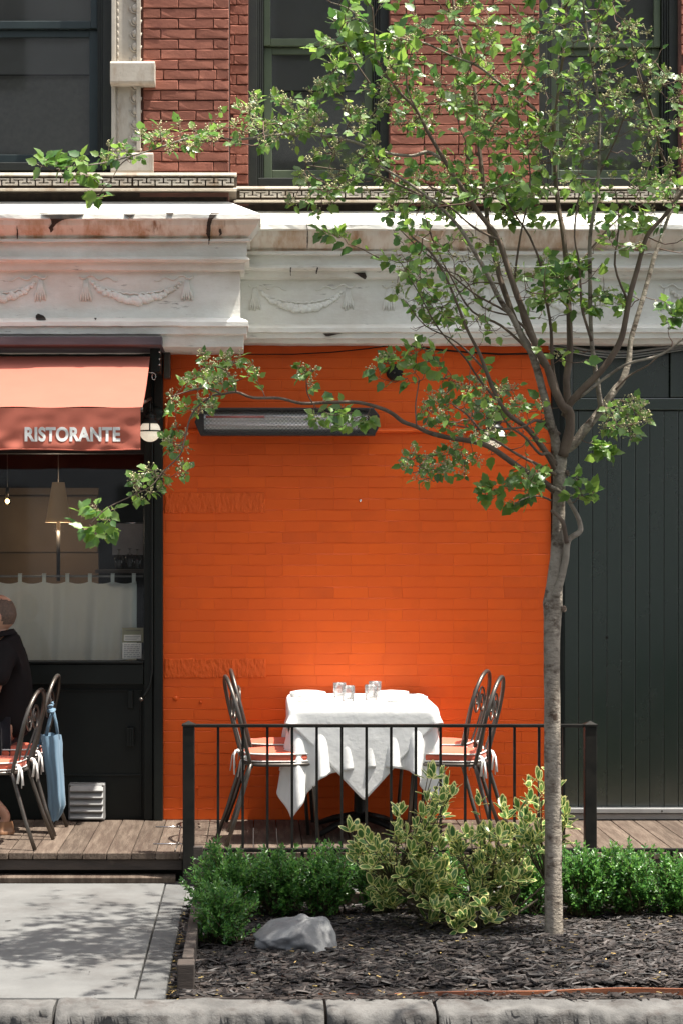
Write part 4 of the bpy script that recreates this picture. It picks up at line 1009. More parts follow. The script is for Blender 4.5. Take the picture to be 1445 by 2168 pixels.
# tumblers
def tumbler_at(x, y, label):
    z = TZ+.0135; g = thing('tumbler', (x, y, z), label, 'drinking glass', 'water glasses on the table')
    r = .036; h = .088; n = 32; P = []
    prof_ = [(.001,0),(r*.86,.0),(r*.92,.004),(r*.96,h*.55),(r*1.0,h*.60),(r*1.02,h),(r*.95,h),(r*.93,h*.6),(r*.86,h*.56),(r*.80,.013),(.001,.012)]
    for q, (rr_, hh) in enumerate(prof_):
        P.append([(x+rr_*(1+(.03 if q in (2,3) and k % 2 else 0))*math.cos(2*math.pi*k/n), y+rr_*(1+(.03 if q in (2,3) and k % 2 else 0))*math.sin(2*math.pi*k/n), z+hh) for k in range(n)])
    part('glass_body', MB().grid(P, closed=True), M['tumbler'], g)
tumbler_at(WX(719,-.48), -.45, 'water glass farthest left on the table')
tumbler_at(WX(737,-.72), -.70, 'water glass standing nearest the front of the table')
tumbler_at(WX(785,-.62), -.62, 'water glass right of the front one, overlapping the glass behind it')
tumbler_at(WX(793,-.33), -.33, 'water glass farthest back, closest to the wall')
def napkin(x, y, a, L, w, h, label, seed):
    P = []; r = random.Random(seed); n = 20
    for i in range(17):
        t = i/16; row = []
        for k in range(n):
            an = 2*math.pi*k/n; e = 1-.25*(abs(2*t-1)**6); cc, ss = math.cos(an), math.sin(an)
            sx = math.copysign(abs(cc)**.6, cc)*w/2*e; sz = math.copysign(abs(ss)**.75, ss)*h/2*e
            ww = NZ.noise(Vector((t*5, k*.4, seed)))*.004
            lx = (t-.5)*L; row.append((x+lx*math.cos(a)-(sx+ww)*math.sin(a), y+lx*math.sin(a)+(sx+ww)*math.cos(a), TZ+.011+h/2+sz+ww*.6+(.006*math.sin(t*3)*(ss > 0))))
        P.append(row)
    mb = MB().grid(P, closed=True); mb.add(P[0], [tuple(range(n))]); mb.add(P[-1], [tuple(range(n))])
    o = mb.build('napkin', M['napkin'], None); tag(o, label, 'napkin', 'rolled white napkins on the table')
napkin(WX(652,-.34), -.34, -.25, .20, .075, .034, 'rolled white napkin at the back left of the table', 1)
napkin(WX(668,-.70), -.72, -.12, .19, .075, .028, 'rolled white napkin at the front left of the table', 2)
napkin(WX(828,-.34), -.33, -.05, .20, .075, .034, 'rolled white napkin at the back right of the table', 3)
napkin(WX(862,-.74), -.74, -.06, .22, .085, .036, 'rolled white napkin at the front right corner of the table', 4)

# ================================================================== CHAIRS
def chair_proto():
    c = thing('bistro_chair', (0,0,0), '', 'chair', 'wrought iron bistro chairs')
    hw = .19
    lean = lambda z: -.175-.115*((z-.44)/.47)
    def arch(w, z0, z1, zs, r, n=20, dx=0):
        pts = [(lean(z0)+dx, -w*.86, z0)]
        for i in range(1, 6): t = i/5; z = z0+(zs-z0)*t; pts.append((lean(z)+dx, -w*(.86+.14*t), z))
        for i in range(1, n): a = math.pi*i/n; z = zs+(z1-zs)*math.sin(a); pts.append((lean(z)+dx, -w*math.cos(a), z))
        for i in range(5, -1, -1): t = i/5; z = z0+(zs-z0)*t; pts.append((lean(z)+dx, w*(.86+.14*t), z))
        return pts
    part('back_frame', MB().tube(arch(hw, .42, .91, .70, .010), .0115, 10), M['iron'], c)
    for s in (-1, 1):
        pts = []
        # scroll: rises from the seat, over the shoulder, curls into a spiral
        for i in range(9):
            t = i/8; z = .46+.27*t; y = (.035+.105*math.sin(t*1.45)); pts.append((lean(z)+.004, s*y, z))
        cy_, cz = .072, .735
        for i in range(1, 34):
            a = .0+i*.31; rr_ = .070*(1-i/36)**.85+.006
            pts.append((lean(cz)+.004, s*(cy_+rr_*math.cos(a)), cz+rr_*math.sin(a)*1.15))
        part('scroll', MB().tube(pts, .0058, 8), M['iron'], c)
    for s in (-1, 1):
        part('leg', MB().tube([(-.172,s*.165,.445),(-.19,s*.17,.38),(-.255,s*.19,.16),(-.31,s*.205,.002)], .0115, 10), M['iron'], c)
        part('leg', MB().tube([(.16,s*.15,.435),(.172,s*.158,.36),(.20,s*.17,.002)], .0105, 10), M['iron'], c)
    def ring(r, z, k=26, sx=.195, sy=.195):
        out = []
        for i in range(k+1):
            a = 2*math.pi*i/k; cc, ss = math.cos(a), math.sin(a)
            out.append((math.copysign(abs(cc)**.62, cc)*sx*r, math.copysign(abs(ss)**.62, ss)*sy*r*(1-.06*(cc < 0)), z))
        return out
    mb = MB().tube(ring(1, .437), .010, 8)
    for k in range(5): mb.tube([(-.18,-.14+.07*k,.435),(.18,-.14+.07*k,.435)], .005, 6)
    part('seat_frame', mb, M['iron'], c)
    P = []
    for (r_, z) in ((0.01,.450),(.90,.450),(.985,.456),(1.0,.474),(.985,.492),(.93,.500),(.6,.509),(.01,.511)):
        P.append([(p[0], p[1], z) for p in ring(r_, z)[:-1]])
    cu_ = part('cushion', MB().grid(P, closed=True), M['cushion'], c)
    part('piping', MB().tube(ring(.995, .4945), .0042, 6), M['piping'], cu_)
    part('piping', MB().tube(ring(.995, .4555), .0042, 6), M['piping'], cu_)
    for s in (-1, 1):
        y = s*.165; x = -.19
        tm = MB()
        for q, (dx, dz, dy) in enumerate(((-.03,-.11,.015),(-.012,-.13,-.012),(.0,-.10,.02))):
            tm.tube([(x,y,.478),(x-.022,y+dy*.5,.485),(x-.030+dx*.3,y+dy,.455),(x-.02+dx,y+dy*1.3,.48+dz)], [.008,.011,.011,.010], 6, flat=(1,.25))
        tm.ball((x-.010,y,.480), .013, n=8, m=6)
        part('cushion_tie', tm, M['piping'], cu_)
    return c
proto = chair_proto()
CH = [(.125,-.845,R(8),1,'iron bistro chair left of the table, nearer the railing'),
      (.150,-.30,R(3),1,'iron bistro chair left of the table, close to the wall'),
      (1.075,-.845,R(163),1,'iron bistro chair right of the table, nearer the railing'),
      (1.060,-.30,R(160),1,'iron bistro chair right of the table, close to the wall'),
      (-1.455,-.985,R(172),.93,'empty iron chair with white cushion ties in front of the seated man'),
      (-1.415,-.50,R(176),.98,'iron chair that the man in black sits on, blue bag on its back')]
for i, (x, y, a, sz, lab) in enumerate(CH):
    o = proto if i == 0 else copy_tree(proto)
    o.location = (x, y, 0); o.rotation_euler = (0, 0, a); o.scale = (1, 1, sz); o['label'] = lab

# ================================================================== BAG
bg = thing('tote_bag', PT(118,1620,-.45), 'light blue canvas tote bag hanging knotted from the chair back', 'bag')
by = -.56; sB = sc(by)
secs = [(1555,84,128),(1572,88,131),(1600,92,131),(1640,99,134),(1680,102,136),(1705,102,138),(1722,106,132),(1737,110,122)]
P = []
for j, (q, l, r_) in enumerate(secs):
    row = []; n = 36
    for k in range(n):
        a = 2*math.pi*k/n; cx = (l+r_)/2; w = (r_-l)/2
        f = 1+.16*math.sin(a*5+j*.35)+.08*math.sin(a*9-j*.2)
        row.append((WX(cx+w*math.cos(a)*min(f,1.1), by), by+.045*math.sin(a)*f*(1.2 if j < 6 else .7), WZ(q+2*math.sin(a*3+j), by)))
    P.append(row)
mb = MB().grid(P, closed=True); mb.add(P[-1], [tuple(range(36))]); part('body', mb, M['denim'], bg)
part('strap', MB().tube([PT(98,1560,by-.03),PT(104,1530,by-.03),PT(110,1508,by-.02),PT(112,1500,by)], .010, 8, flat=(1,.4)), M['denim'], bg)
part('strap', MB().tube([PT(124,1566,by-.02),PT(119,1530,by-.02),PT(114,1508,by-.02),PT(111,1500,by)], .009, 8, flat=(1,.4)), M['denim'], bg)
kn = MB(); kn.ball(PT(110,1506,by-.005), .020, n=14, m=9, sz=.75); kn.tube([PT(104+7*math.cos(t)+5,1501+7*math.sin(t),by-.02+.02*math.cos(t*2)) for t in [i*math.pi/8 for i in range(14)]], .008, 8); kn.tube([PT(108,1500,by),PT(112,1490,by),PT(110,1486,by)], .009, 8)
part('knot', kn, M['denim'], bg)
part('blue_jacket', MB().tube([PT(86,1566,by+.02),PT(78,1575,by),PT(70,1588,by),PT(74,1600,by)], [.02,.03,.028,.015], 10, flat=(1,.6)), M['denim'], bg)

# ================================================================== SEATED MAN
def skin_mesh(name, pts, edges, m, parent, lev=2, root=0):
    me = bpy.data.meshes.new(name); me.from_pydata([p[:3] for p in pts], edges, [])
    o = bpy.data.objects.new(name, me); C.objects.link(o)
    sk = o.modifiers.new('skin', 'SKIN'); sd = o.modifiers.new('sub', 'SUBSURF'); sd.levels = sd.render_levels = lev
    for i, p in enumerate(pts):
        r = p[3]; me.skin_vertices[0].data[i].radius = r if hasattr(r, '__len__') else (r, r)
    me.skin_vertices[0].data[root].use_root = True
    bpy.context.view_layer.update()
    dg = bpy.context.evaluated_depsgraph_get(); m2 = bpy.data.meshes.new_from_object(o.evaluated_get(dg)); bpy.data.objects.remove(o)
    m2.materials.clear(); m2.materials.append(m)
    for p in m2.polygons: p.use_smooth = True; p.material_index = 0
    q = bpy.data.objects.new(name, m2); C.objects.link(q); q.parent = parent; q.location = -parent.location if parent else Vector(); return q
mx, my = -1.40, -.52
man = thing('person', (mx, my, 0), 'man with short cropped hair in a black polo shirt sitting on a chair facing left', 'person')
hy_ = my
# body points: x, y, z, r  (faces -x)
B_ = [(mx-.02,hy_,.56,.115),(mx-.00,hy_,.70,.115),(mx+.005,hy_,.86,.125),(mx-.005,hy_,.99,.125),(mx-.03,hy_,1.08,.075),(mx-.055,hy_,1.13,.055),(mx-.065,hy_,1.17,.055),(mx-.075,hy_,1.23,(.088,.075)),(mx-.075,hy_,1.29,(.090,.075)),
      # near arm (toward camera) 9..
      (mx-.03,hy_-.17,1.02,.058),(mx-.045,hy_-.21,.90,.048),(mx-.08,hy_-.22,.76,.041),(mx-.20,hy_-.19,.74,.036),(mx-.34,hy_-.15,.76,.026),
      # far arm 14..
      (mx-.03,hy_+.17,1.02,.058),(mx-.045,hy_+.21,.90,.048),(mx-.08,hy_+.22,.76,.041),(mx-.20,hy_+.19,.74,.036),(mx-.34,hy_+.15,.76,.026),
      # legs 19..
      (mx-.06,hy_-.10,.55,.088),(mx-.40,hy_-.12,.54,.062),(mx-.42,hy_-.12,.50,.058),(mx-.18,hy_-.11,.27,.050),(mx+.00,hy_-.10,.105,.034),(mx-.02,hy_-.10,.055,.032),(mx-.12,hy_-.11,.035,.028),
      (mx-.06,hy_+.10,.55,.088),(mx-.42,hy_+.12,.54,.062),(mx-.44,hy_+.12,.50,.058),(mx-.42,hy_+.12,.26,.050),(mx-.40,hy_+.12,.10,.036),(mx-.42,hy_+.12,.055,.034),(mx-.53,hy_+.12,.035,.028)]
E_ = [(0,1),(1,2),(2,3),(3,4),(4,5),(5,6),(6,7),(7,8),(3,9),(9,10),(10,11),(11,12),(12,13),(3,14),(14,15),(15,16),(16,17),(17,18),(0,19),(19,20),(20,21),(21,22),(22,23),(23,24),(24,25),(0,26),(26,27),(27,28),(28,29),(29,30),(30,31),(31,32)]
# hands: palm plus fingers on each wrist
def hand(base, side):
    n0 = len(B_); wx, wy, wz = B_[base][:3]
    B_.append((wx-.035, wy, wz+.000, (.024,.018))); E_.append((base, n0)); B_.append((wx-.075, wy, wz-.002, (.030,.014))); E_.append((n0, n0+1))
    for k, (dy, l) in enumerate(((-.026,.060),(-.009,.072),(.009,.068),(.026,.052))):
        a = len(B_); B_.append((wx-.090, wy+dy, wz-.004, .0095)); B_.append((wx-.090-l*.5, wy+dy*1.15, wz-.010, .0085)); B_.append((wx-.090-l, wy+dy*1.2, wz-.028, .007))
        E_.extend([(n0+1, a), (a, a+1), (a+1, a+2)])
    a = len(B_); B_.append((wx-.045, wy+side*.030, wz-.002, .011)); B_.append((wx-.080, wy+side*.050, wz-.008, .0095)); B_.append((wx-.100, wy+side*.052, wz-.014, .008))
    E_.extend([(n0, a), (a, a+1), (a+1, a+2)])
hand(13, 1); hand(18, -1)
body = skin_mesh('body', B_, E_, M['skin'], man)
# head: shaped ellipsoid with face
hm = bmesh.new(); bmesh.ops.create_uvsphere(hm, u_segments=36, v_segments=24, radius=1)
hc = Vector((mx-.060, hy_, 1.235+.0))
for v in hm.verts:
    p = v.co.copy(); x, y, z = p
    X_ = x*.100; Y_ = y*.076*(1-.10*max(0,-z)); Z_ = z*.118
    if z < 0: X_ = X_*(1-.12*(-z)) - .012*(-z)
    if x < -.3 and z < -.3: X_ -= .006
    nose = math.exp(-((y/.16)**2+((z+.12)/.16)**2)) if x < 0 else 0; X_ -= nose*.024
    brow = math.exp(-((z-.16)/.09)**2)*(1 if x < -.5 else 0); X_ -= brow*.003
    for sg in (-1, 1):
        ey = math.exp(-(((y-sg*.40)/.16)**2+((z-.02)/.10)**2)) if x < 0 else 0; X_ += ey*.007
    lip = math.exp(-((y/.3)**2+((z+.45)/.07)**2)) if x < 0 else 0; X_ -= lip*.004
    if x > .2 and z < -.45: X_ -= (x-.2)*(-z-.45)*.07
    v.co = hc+Vector((X_, Y_, Z_))
me = bpy.data.meshes.new('head'); hm.to_mesh(me); hm.free(); me.materials.append(M['skin'])
for p in me.polygons: p.use_smooth = True
hd = bpy.data.objects.new('head', me); C.objects.link(hd); hd.parent = man; hd.location = -man.location
for sg in (-1, 1):
    e = MB(); e.ball(hc+Vector((.006, sg*.077, -.012)), .030, n=14, m=9, sx=.62, sy=.28, sz=1.05); part('ear', e, M['skin'], hd)
    e = MB(); e.ball(hc+Vector((-.083, sg*.030, .004)), .012, n=10, m=7); part('eye', e, M['paper'], hd)
# short hair: shell over the back and sides of the head, crown bald
hm = bmesh.new(); bmesh.ops.create_uvsphere(hm, u_segments=48, v_segments=36, radius=1)
kill = []
for v in hm.verts:
    x, y, z = v.co
    keep = (x > -.15+.3*max(0,z)) and (z > -.50) and not (z > .86-.18*max(0,x)) and not (abs(y) > .75 and z < -.10 and x < .25)
    if not keep: kill.append(v)
    X_ = x*.1015; Y_ = y*.078*(1-.10*max(0,-z)); Z_ = z*.1185
    if z < 0: X_ = X_*(1-.12*(-z))-.012*(-z)
    if x > .2 and z < -.45: X_ -= (x-.2)*(-z-.45)*.07
    v.co = hc+Vector((X_, Y_, Z_))
bmesh.ops.delete(hm, geom=kill, context='VERTS'); me = bpy.data.meshes.new('hair'); hm.to_mesh(me); hm.free(); me.materials.append(M['hair'])
for p in me.polygons: p.use_smooth = True
hr = bpy.data.objects.new('hair', me); C.objects.link(hr); hr.parent = man; hr.location = -man.location
# polo shirt: follows the torso, short sleeves, collar
S_ = [(mx-.02,hy_,.53,(.165,.155)),(mx-.00,hy_,.66,(.165,.135)),(mx+.015,hy_,.84,(.185,.135)),(mx+.020,hy_,.985,(.175,.115)),(mx-.01,hy_,1.085,(.10,.085)),(mx-.035,hy_,1.125,(.066,.066)),
      (mx-.01,hy_-.165,1.035,.082),(mx-.035,hy_-.225,.93,.078),(mx-.055,hy_-.235,.845,.076),(mx-.01,hy_+.165,1.035,.082),(mx-.035,hy_+.225,.93,.078),(mx-.055,hy_+.235,.845,.076)]
skin_mesh('polo_shirt', S_, [(0,1),(1,2),(2,3),(3,4),(4,5),(3,6),(6,7),(7,8),(3,9),(9,10),(10,11)], M['shirt'], man)
co = MB(); P = []
for (dz, r_, dx) in ((-.004,.062,0),(.026,.060,-.004),(.030,.064,-.004),(.002,.080,.004)):
    P.append([(mx-.040+dx+r_*math.cos(a)*1.05, hy_+r_*math.sin(a)*1.1, 1.118+dz-.018*(1 if math.cos(a) < -.2 else 0)+.012*math.cos(a)) for a in [2*math.pi*k/28 for k in range(28)]])
part('collar', MB().grid(P, closed=True), M['shirt'], man)
T_ = [(mx-.03,hy_,.545,.125),(mx-.08,hy_-.10,.545,.100),(mx-.40,hy_-.12,.535,.080),(mx-.43,hy_-.12,.49,.074),(mx-.22,hy_-.115,.30,.064),(mx-.10,hy_-.105,.19,.060),
      (mx-.08,hy_+.10,.545,.100),(mx-.42,hy_+.12,.535,.080),(mx-.45,hy_+.12,.49,.074),(mx-.43,hy_+.12,.30,.066),(mx-.41,hy_+.12,.16,.062)]
skin_mesh('trousers', T_, [(0,1),(1,2),(2,3),(3,4),(4,5),(0,6),(6,7),(7,8),(8,9),(9,10)], M['trouser'], man)
for (dx, dy) in ((-.005,-.10),(-.42,.12)):
    f = MB(); P = []
    for (z, w, l0, l1) in ((.002,.040,.045,-.150),(.020,.042,.048,-.152),(.022,.038,.044,-.148),(.050,.036,.040,-.115),(.075,.030,.035,-.045)):
        P.append([(mx+dx+(l0+l1)/2+(l0-l1)/2*math.cos(a), hy_+dy+w*math.sin(a)*(1+.15*math.cos(a)*-1), z) for a in [2*math.pi*k/22 for k in range(22)]])
    f.grid(P, closed=True); f.add(P[0], [tuple(range(22))]); part('shoe', f, M['shoe'], man)

# ================================================================== STREET SIDE BEHIND THE CAMERA
ob_ = thing('opposite_building', (0, -26, 0), 'pale stone apartment house across the street, seen only in reflections', 'building')
part('front_wall', MB().box(-16, 16, -28, -26, -.31, 13), mat('opposite_stone', (.55,.55,.52,1), (.48,.48,.46,1), scale=.4, rough=.9), ob_)
for k in range(10):
    for j in range(4):
        part('window', MB().box(-14.6+k*3, -13.3+k*3, -25.999, -25.97, .9+j*3.1, 2.8+j*3.1), M['shade2'], ob_)
pc = thing('parked_car', (3.9, -5.35, -.31), 'dark parked car by the kerb right of the planting bed', 'car')
cx0, cx1, cyc, cz = 2.45, 6.9, -5.4, -.31
pr = [(cx0,.42),(cx0+.04,.30),(cx0+.5,.26),(cx1-.5,.26),(cx1,.32),(cx1+.02,.75),(cx1-.25,.98),(cx1-1.0,1.02),(cx1-1.5,1.38),(cx0+1.75,1.43),(cx0+1.15,1.08),(cx0+.25,.95),(cx0+.03,.78)]
P = []
for yy, sh in ((-.85,.06),(-.80,.0),(.80,.0),(.85,.06)):
    P.append([(cx0+(p[0]-cx0)*(1-sh*.2)+sh*.3, cyc+yy*(1-(.16 if p[1] > 1.1 else 0)), cz+p[1]-sh*.3) for p in pr])
mb = MB().grid(P, closed=True, smooth=False); mb.add(P[0], [tuple(range(len(pr)))]); mb.add(P[-1], [tuple(range(len(pr)))])
part('body', mb, mat('dark_car_paint', (.01,.011,.013,1), rough=.3, coat=.5), pc, bevel=.03)
for wx in (cx0+.8, cx1-.85):
    for wy in (-.78, .78):
        w = part('wheel', MB().lathe([(.20,-.09),(.31,-.08),(.32,0),(.31,.08),(.20,.09)], (wx, cyc+wy, cz+.32), 24, axis='y'), M['black'], pc)
        part('rim', MB().lathe([(.01,-.095),(.19,-.09),(.20,0),(.19,.09),(.01,.095)], (wx, cyc+wy, cz+.32), 16, axis='y'), M['heater'], w)
part('window', MB().box(cx0+1.45, cx1-1.6, cyc+.70, cyc+.712, cz+1.04, cz+1.30).box(cx0+1.45, cx1-1.6, cyc-.712, cyc-.70, cz+1.04, cz+1.30), M['shade2'], pc)
for yy in (-.6,.6): part('headlight', MB().box(cx0+.02, cx0+.06, cyc+yy-.12, cyc+yy+.12, cz+.62, cz+.76), M['steel'], pc)

# ================================================================== FOLIAGE HELPERS
leaf_v = [(0,0,0),(0,.30,-.02),(0,.62,-.03),(0,1,-.10),
          (.20,.06,.03),(.40,.24,.07),(.33,.36,.04),(.38,.54,.05),(.25,.66,.02),(.13,.84,-.03),
          (-.20,.06,.03),(-.40,.24,.07),(-.33,.36,.04),(-.38,.54,.05),(-.25,.66,.02),(-.13,.84,-.03)]
leaf_f = [(0,4,5,1),(1,5,6),(1,6,7,2),(2,7,8),(2,8,9,3),(0,1,11,10),(1,12,11),(1,2,13,12),(2,14,13),(2,3,15,14)]
oval_v = [(0,0,0),(0,.5,-.03),(0,1,-.08),(.14,.2,.03),(.22,.55,.04),(.12,.85,-.01),(-.14,.2,.03),(-.22,.55,.04),(-.12,.85,-.01)]
oval_f = [(0,3,4,1),(1,4,5,2),(0,1,7,6),(1,2,8,7)]
# variegated leaf: an inner green blade and an outer cream rim
def vleaf():
    n = 12; v = [(0,.5,-.02)]; at = [0]; ring = []
    for q in (.62, 1.0):
        for k in range(n):
            a = 2*math.pi*k/n; x = .235*math.sin(a)*(1-.25*math.cos(a)*-1*.6); y = .5-.5*math.cos(a)
            v.append((x*q, .5+(y-.5)*q, .09*abs(x)*q*1.6-.10*((y-.45)*q)**2)); at.append(0 if q < .9 else 1)
    f = [(0, 1+k, 1+(k+1)%n) for k in range(n)]+[(1+k, 1+n+k, 1+n+(k+1)%n, 1+(k+1)%n) for k in range(n)]
    return v, f, at
VL = vleaf()
def leaf_objs(name, tv, tf, T, m, parent, attr=None, count=300, nv=5):
    """the nearest leaves as parts of their own, the rest joined"""
    order = np.argsort(T[:, 1, 3]-.0*T[:, 2, 3]); big = order[:count]; rest = order[count:]
    me = bpy.data.meshes.new(name); me.from_pydata([tuple(v) for v in tv], [], tf); me.materials.append(m)
    for p in me.polygons: p.use_smooth = True
    if attr is not None:
        a = me.attributes.new('rim', 'FLOAT', 'POINT'); a.data.foreach_set('value', np.array(attr, dtype=np.float32))
    base = Vector(); q = parent
    while q is not None: base += q.location; q = q.parent
    for i in big:
        o = bpy.data.objects.new(name, me); C.objects.link(o); o.parent = parent
        Mx = Matrix([list(T[i, 0]), list(T[i, 1]), list(T[i, 2]), [0,0,0,1]]); l, r, s = Mx.decompose(); o.location = l-base; o.rotation_euler = r.to_euler(); o.scale = s
    if len(rest): tag(inst('foliage', tv, tf, T[rest], m, parent, True, attr), kind='stuff')

# ================================================================== BOXWOOD
def boxwood(cx, y0, w, d, zb, zt, label, n=260, seed=1, lean=0):
    rg = np.random.default_rng(seed); t = thing('boxwood_shrub', (cx, y0, zb), label, 'shrub', 'boxwood shrubs of the hedge')
    st = MB(); pos = []; dr = []
    for i in range(n):
        # sprig tip in the ellipsoid shell, rooted inwards
        u = rg.normal(size=3); u /= np.linalg.norm(u); rr = rg.uniform(.55, 1.12) if rg.random() < .8 else rg.uniform(.2,.6)
        bump = 1+.42*NZ.noise(Vector((u[0]*2.6+seed, u[1]*2.6, u[2]*2.6)))
        q = np.array([cx+lean*max(0,u[2]), y0, (zb+zt)/2])+u*rr*bump*np.array([w/2, d/2, (zt-zb)/2])
        if q[2] < zb+.03: continue
        out = u*np.array([.8,.8,.5])+np.array([0,0,.75]); out = out/np.linalg.norm(out)+rg.normal(0,.2,3); out /= np.linalg.norm(out)
        L = rg.uniform(.05, .12)
        root = q-out*L
        if i % 2 == 0:
            b0 = np.array([cx+rg.normal(0,.03), y0+rg.normal(0,.02), zb]); st.tube([tuple(b0), tuple((b0+root)/2+rg.normal(0,.02,3)), tuple(root), tuple(q)], [.005,.003,.002,.0012], 4)
        side = np.cross(out, rg.normal(size=3)); side /= np.linalg.norm(side); s2 = np.cross(out, side)
        k = 0; tt_ = .0
        while tt_ < 1:
            p = root+out*L*tt_
            for sg in (1, -1):
                sv = (side if k % 2 == 0 else s2)*sg
                pos.append(p+rg.normal(0,.001,3)); dr.append(sv*.85+out*.75+rg.normal(0,.18,3))
            k += 1; tt_ += .14
        pos.append(q); dr.append(out)
    pos = np.array(pos); dr = np.array(dr); nr = rg.normal(0,.45,(len(pos),3))+np.array([0,-.5,.8])
    T = frame_T(pos, dr, nr, rg.uniform(.016,.027,len(pos)))
    part('stems', st, M['stem'], t)
    tag(inst('foliage', oval_v, oval_f, T, M['box'], t, True), kind='stuff')
hb_ = [(WX(470,-3.02),-3.02,.27,.30,-.13,.13,'boxwood shrub nearest the viewer, at the left front of the bed'),
      (WX(478,-2.42),-2.42,.36,.30,-.13,.205,'boxwood shrub at the left back corner of the bed'),
      (WX(588,-2.36),-2.36,.30,.28,-.13,.19,'boxwood shrub behind the grey rock, left of centre'),
      (WX(690,-2.36),-2.36,.28,.26,-.13,.19,'boxwood shrub just left of the variegated shrub'),
      (WX(800,-2.34),-2.34,.28,.26,-.13,.18,'boxwood shrub half hidden by the left of the variegated shrub'),
      (WX(930,-2.34),-2.34,.30,.26,-.13,.17,'boxwood shrub hidden behind the middle of the variegated shrub'),
      (WX(1115,-2.34),-2.34,.28,.26,-.13,.20,'boxwood shrub just left of the tree trunk'),
      (WX(1235,-2.36),-2.36,.32,.28,-.13,.19,'boxwood shrub just right of the tree trunk'),
      (WX(1330,-2.36),-2.36,.30,.28,-.13,.205,'boxwood shrub second to the right of the tree trunk'),
      (WX(1425,-2.36),-2.36,.30,.28,-.13,.18,'boxwood shrub at the right edge of the picture'),]
for i, h in enumerate(hb_): boxwood(*h[:6], h[6], n=int(1.25*[210,300,240,230,190,170,190,280,250,220][i]), seed=20+i)
for k in range(1): boxwood(2.35+k*.32, -2.36, .32, .28, -.13, .19, 'boxwood shrub of the hedge beyond the right edge of the picture', n=140, seed=60+k)
# a few loose sprigs of the near shrub poking over the sidewalk
# ================================================================== VARIEGATED SHRUB
def variegated():
    rg = np.random.default_rng(5); y0 = -2.78; cx = WX(1000, y0)
    t = thing('variegated_shrub', (cx, y0, -.12), 'variegated shrub with cream edged green leaves in front of the railing', 'shrub')
    tips = []
    def zone(n, p0, p1, q0, q1, ylo=-3.02, yhi=-2.55, th=.5):
        for _ in range(int(n*1.1)): tips.append((rg.uniform(p0,p1), rg.uniform(q0,q1), rg.uniform(ylo,yhi)))
    zone(9, 885, 955, 1640, 1700); zone(10, 1095, 1195, 1635, 1720); zone(5, 1160, 1215, 1720, 1780, -3.0, -2.9); zone(5, 960, 1090, 1700, 1770)
    zone(16, 740, 860, 1755, 1830); zone(16, 840, 960, 1700, 1800); zone(26, 760, 900, 1800, 1900); zone(36, 880, 1020, 1770, 1900); zone(26, 1000, 1120, 1760, 1880); zone(9,1090,1160,1720,1800)
    zone(9, 780, 880, 1890, 1930); zone(12, 880, 1080, 1900, 1965); zone(5, 840, 1100, 1860, 1940, -2.95, -2.85); zone(14, 900, 1060, 1890, 1950); zone(3, 960, 1000, 1940, 1975); zone(6,1050,1110,1850,1900)
    st = MB(); pos = []; dr = []; nrm = []
    base = [np.array([cx+dx, y0+dy, -.13]) for dx, dy in ((0,0),(.05,.03),(-.05,.02),(.02,-.04))]
    hub = []
    for i in range(11):
        a = rg.uniform(-.42,.42); hub.append(np.array([cx+a, y0+rg.uniform(-.06,.08), -.02+rg.uniform(.0,.12)+.04*abs(a)]))
    for h in hub:
        b = base[rg.integers(4)]; m_ = (b+h)/2+np.array([0,0,-.02]); st.tube([tuple(b), tuple(m_), tuple(h)], [.008,.006,.0045], 6)
    for (p, q, y) in tips:
        tip = np.array(PT(p, q, y)); c = min(hub, key=lambda h: np.linalg.norm(h-tip))
        m_ = (c+tip)/2+rg.normal(0,.015,3)+np.array([0,0,-.02])
        st.tube([tuple(c), tuple(m_), tuple(tip)], [.0035,.0028,.002], 5)
        d = tip-m_; d /= np.linalg.norm(d); d = d*.6+np.array([0,-.1,.75]); d /= np.linalg.norm(d)
        s = np.cross(d, rg.normal(size=3)); s /= np.linalg.norm(s); s2 = np.cross(d, s)
        nl = rg.integers(5, 9)
        for k in range(nl):
            a = k*2.4+rg.uniform(-.3,.3); f = rg.uniform(.25,.95) if k > 1 else .12
            v = (s*math.cos(a)+s2*math.sin(a))*f+d*(1.05-f*.85)
            pos.append(tip-d*.018*(k/nl)+v*.004); dr.append(v); nrm.append(d+rg.normal(0,.18,3))
        for k in range(2):
            tq = m_+(tip-m_)*rg.uniform(.3,.8); a = rg.uniform(0,6.28); v = (s*math.cos(a)+s2*math.sin(a))+d*.3
            pos.append(tq); dr.append(v); nrm.append(d)
    pos = np.array(pos); T = frame_T(pos, np.array(dr), np.array(nrm), rg.uniform(.046,.072,len(pos)))
    part('stems', st, M['stem'], t)
    leaf_objs('leaf', VL[0], VL[1], T, M['varieg'], t, VL[2])
variegated()

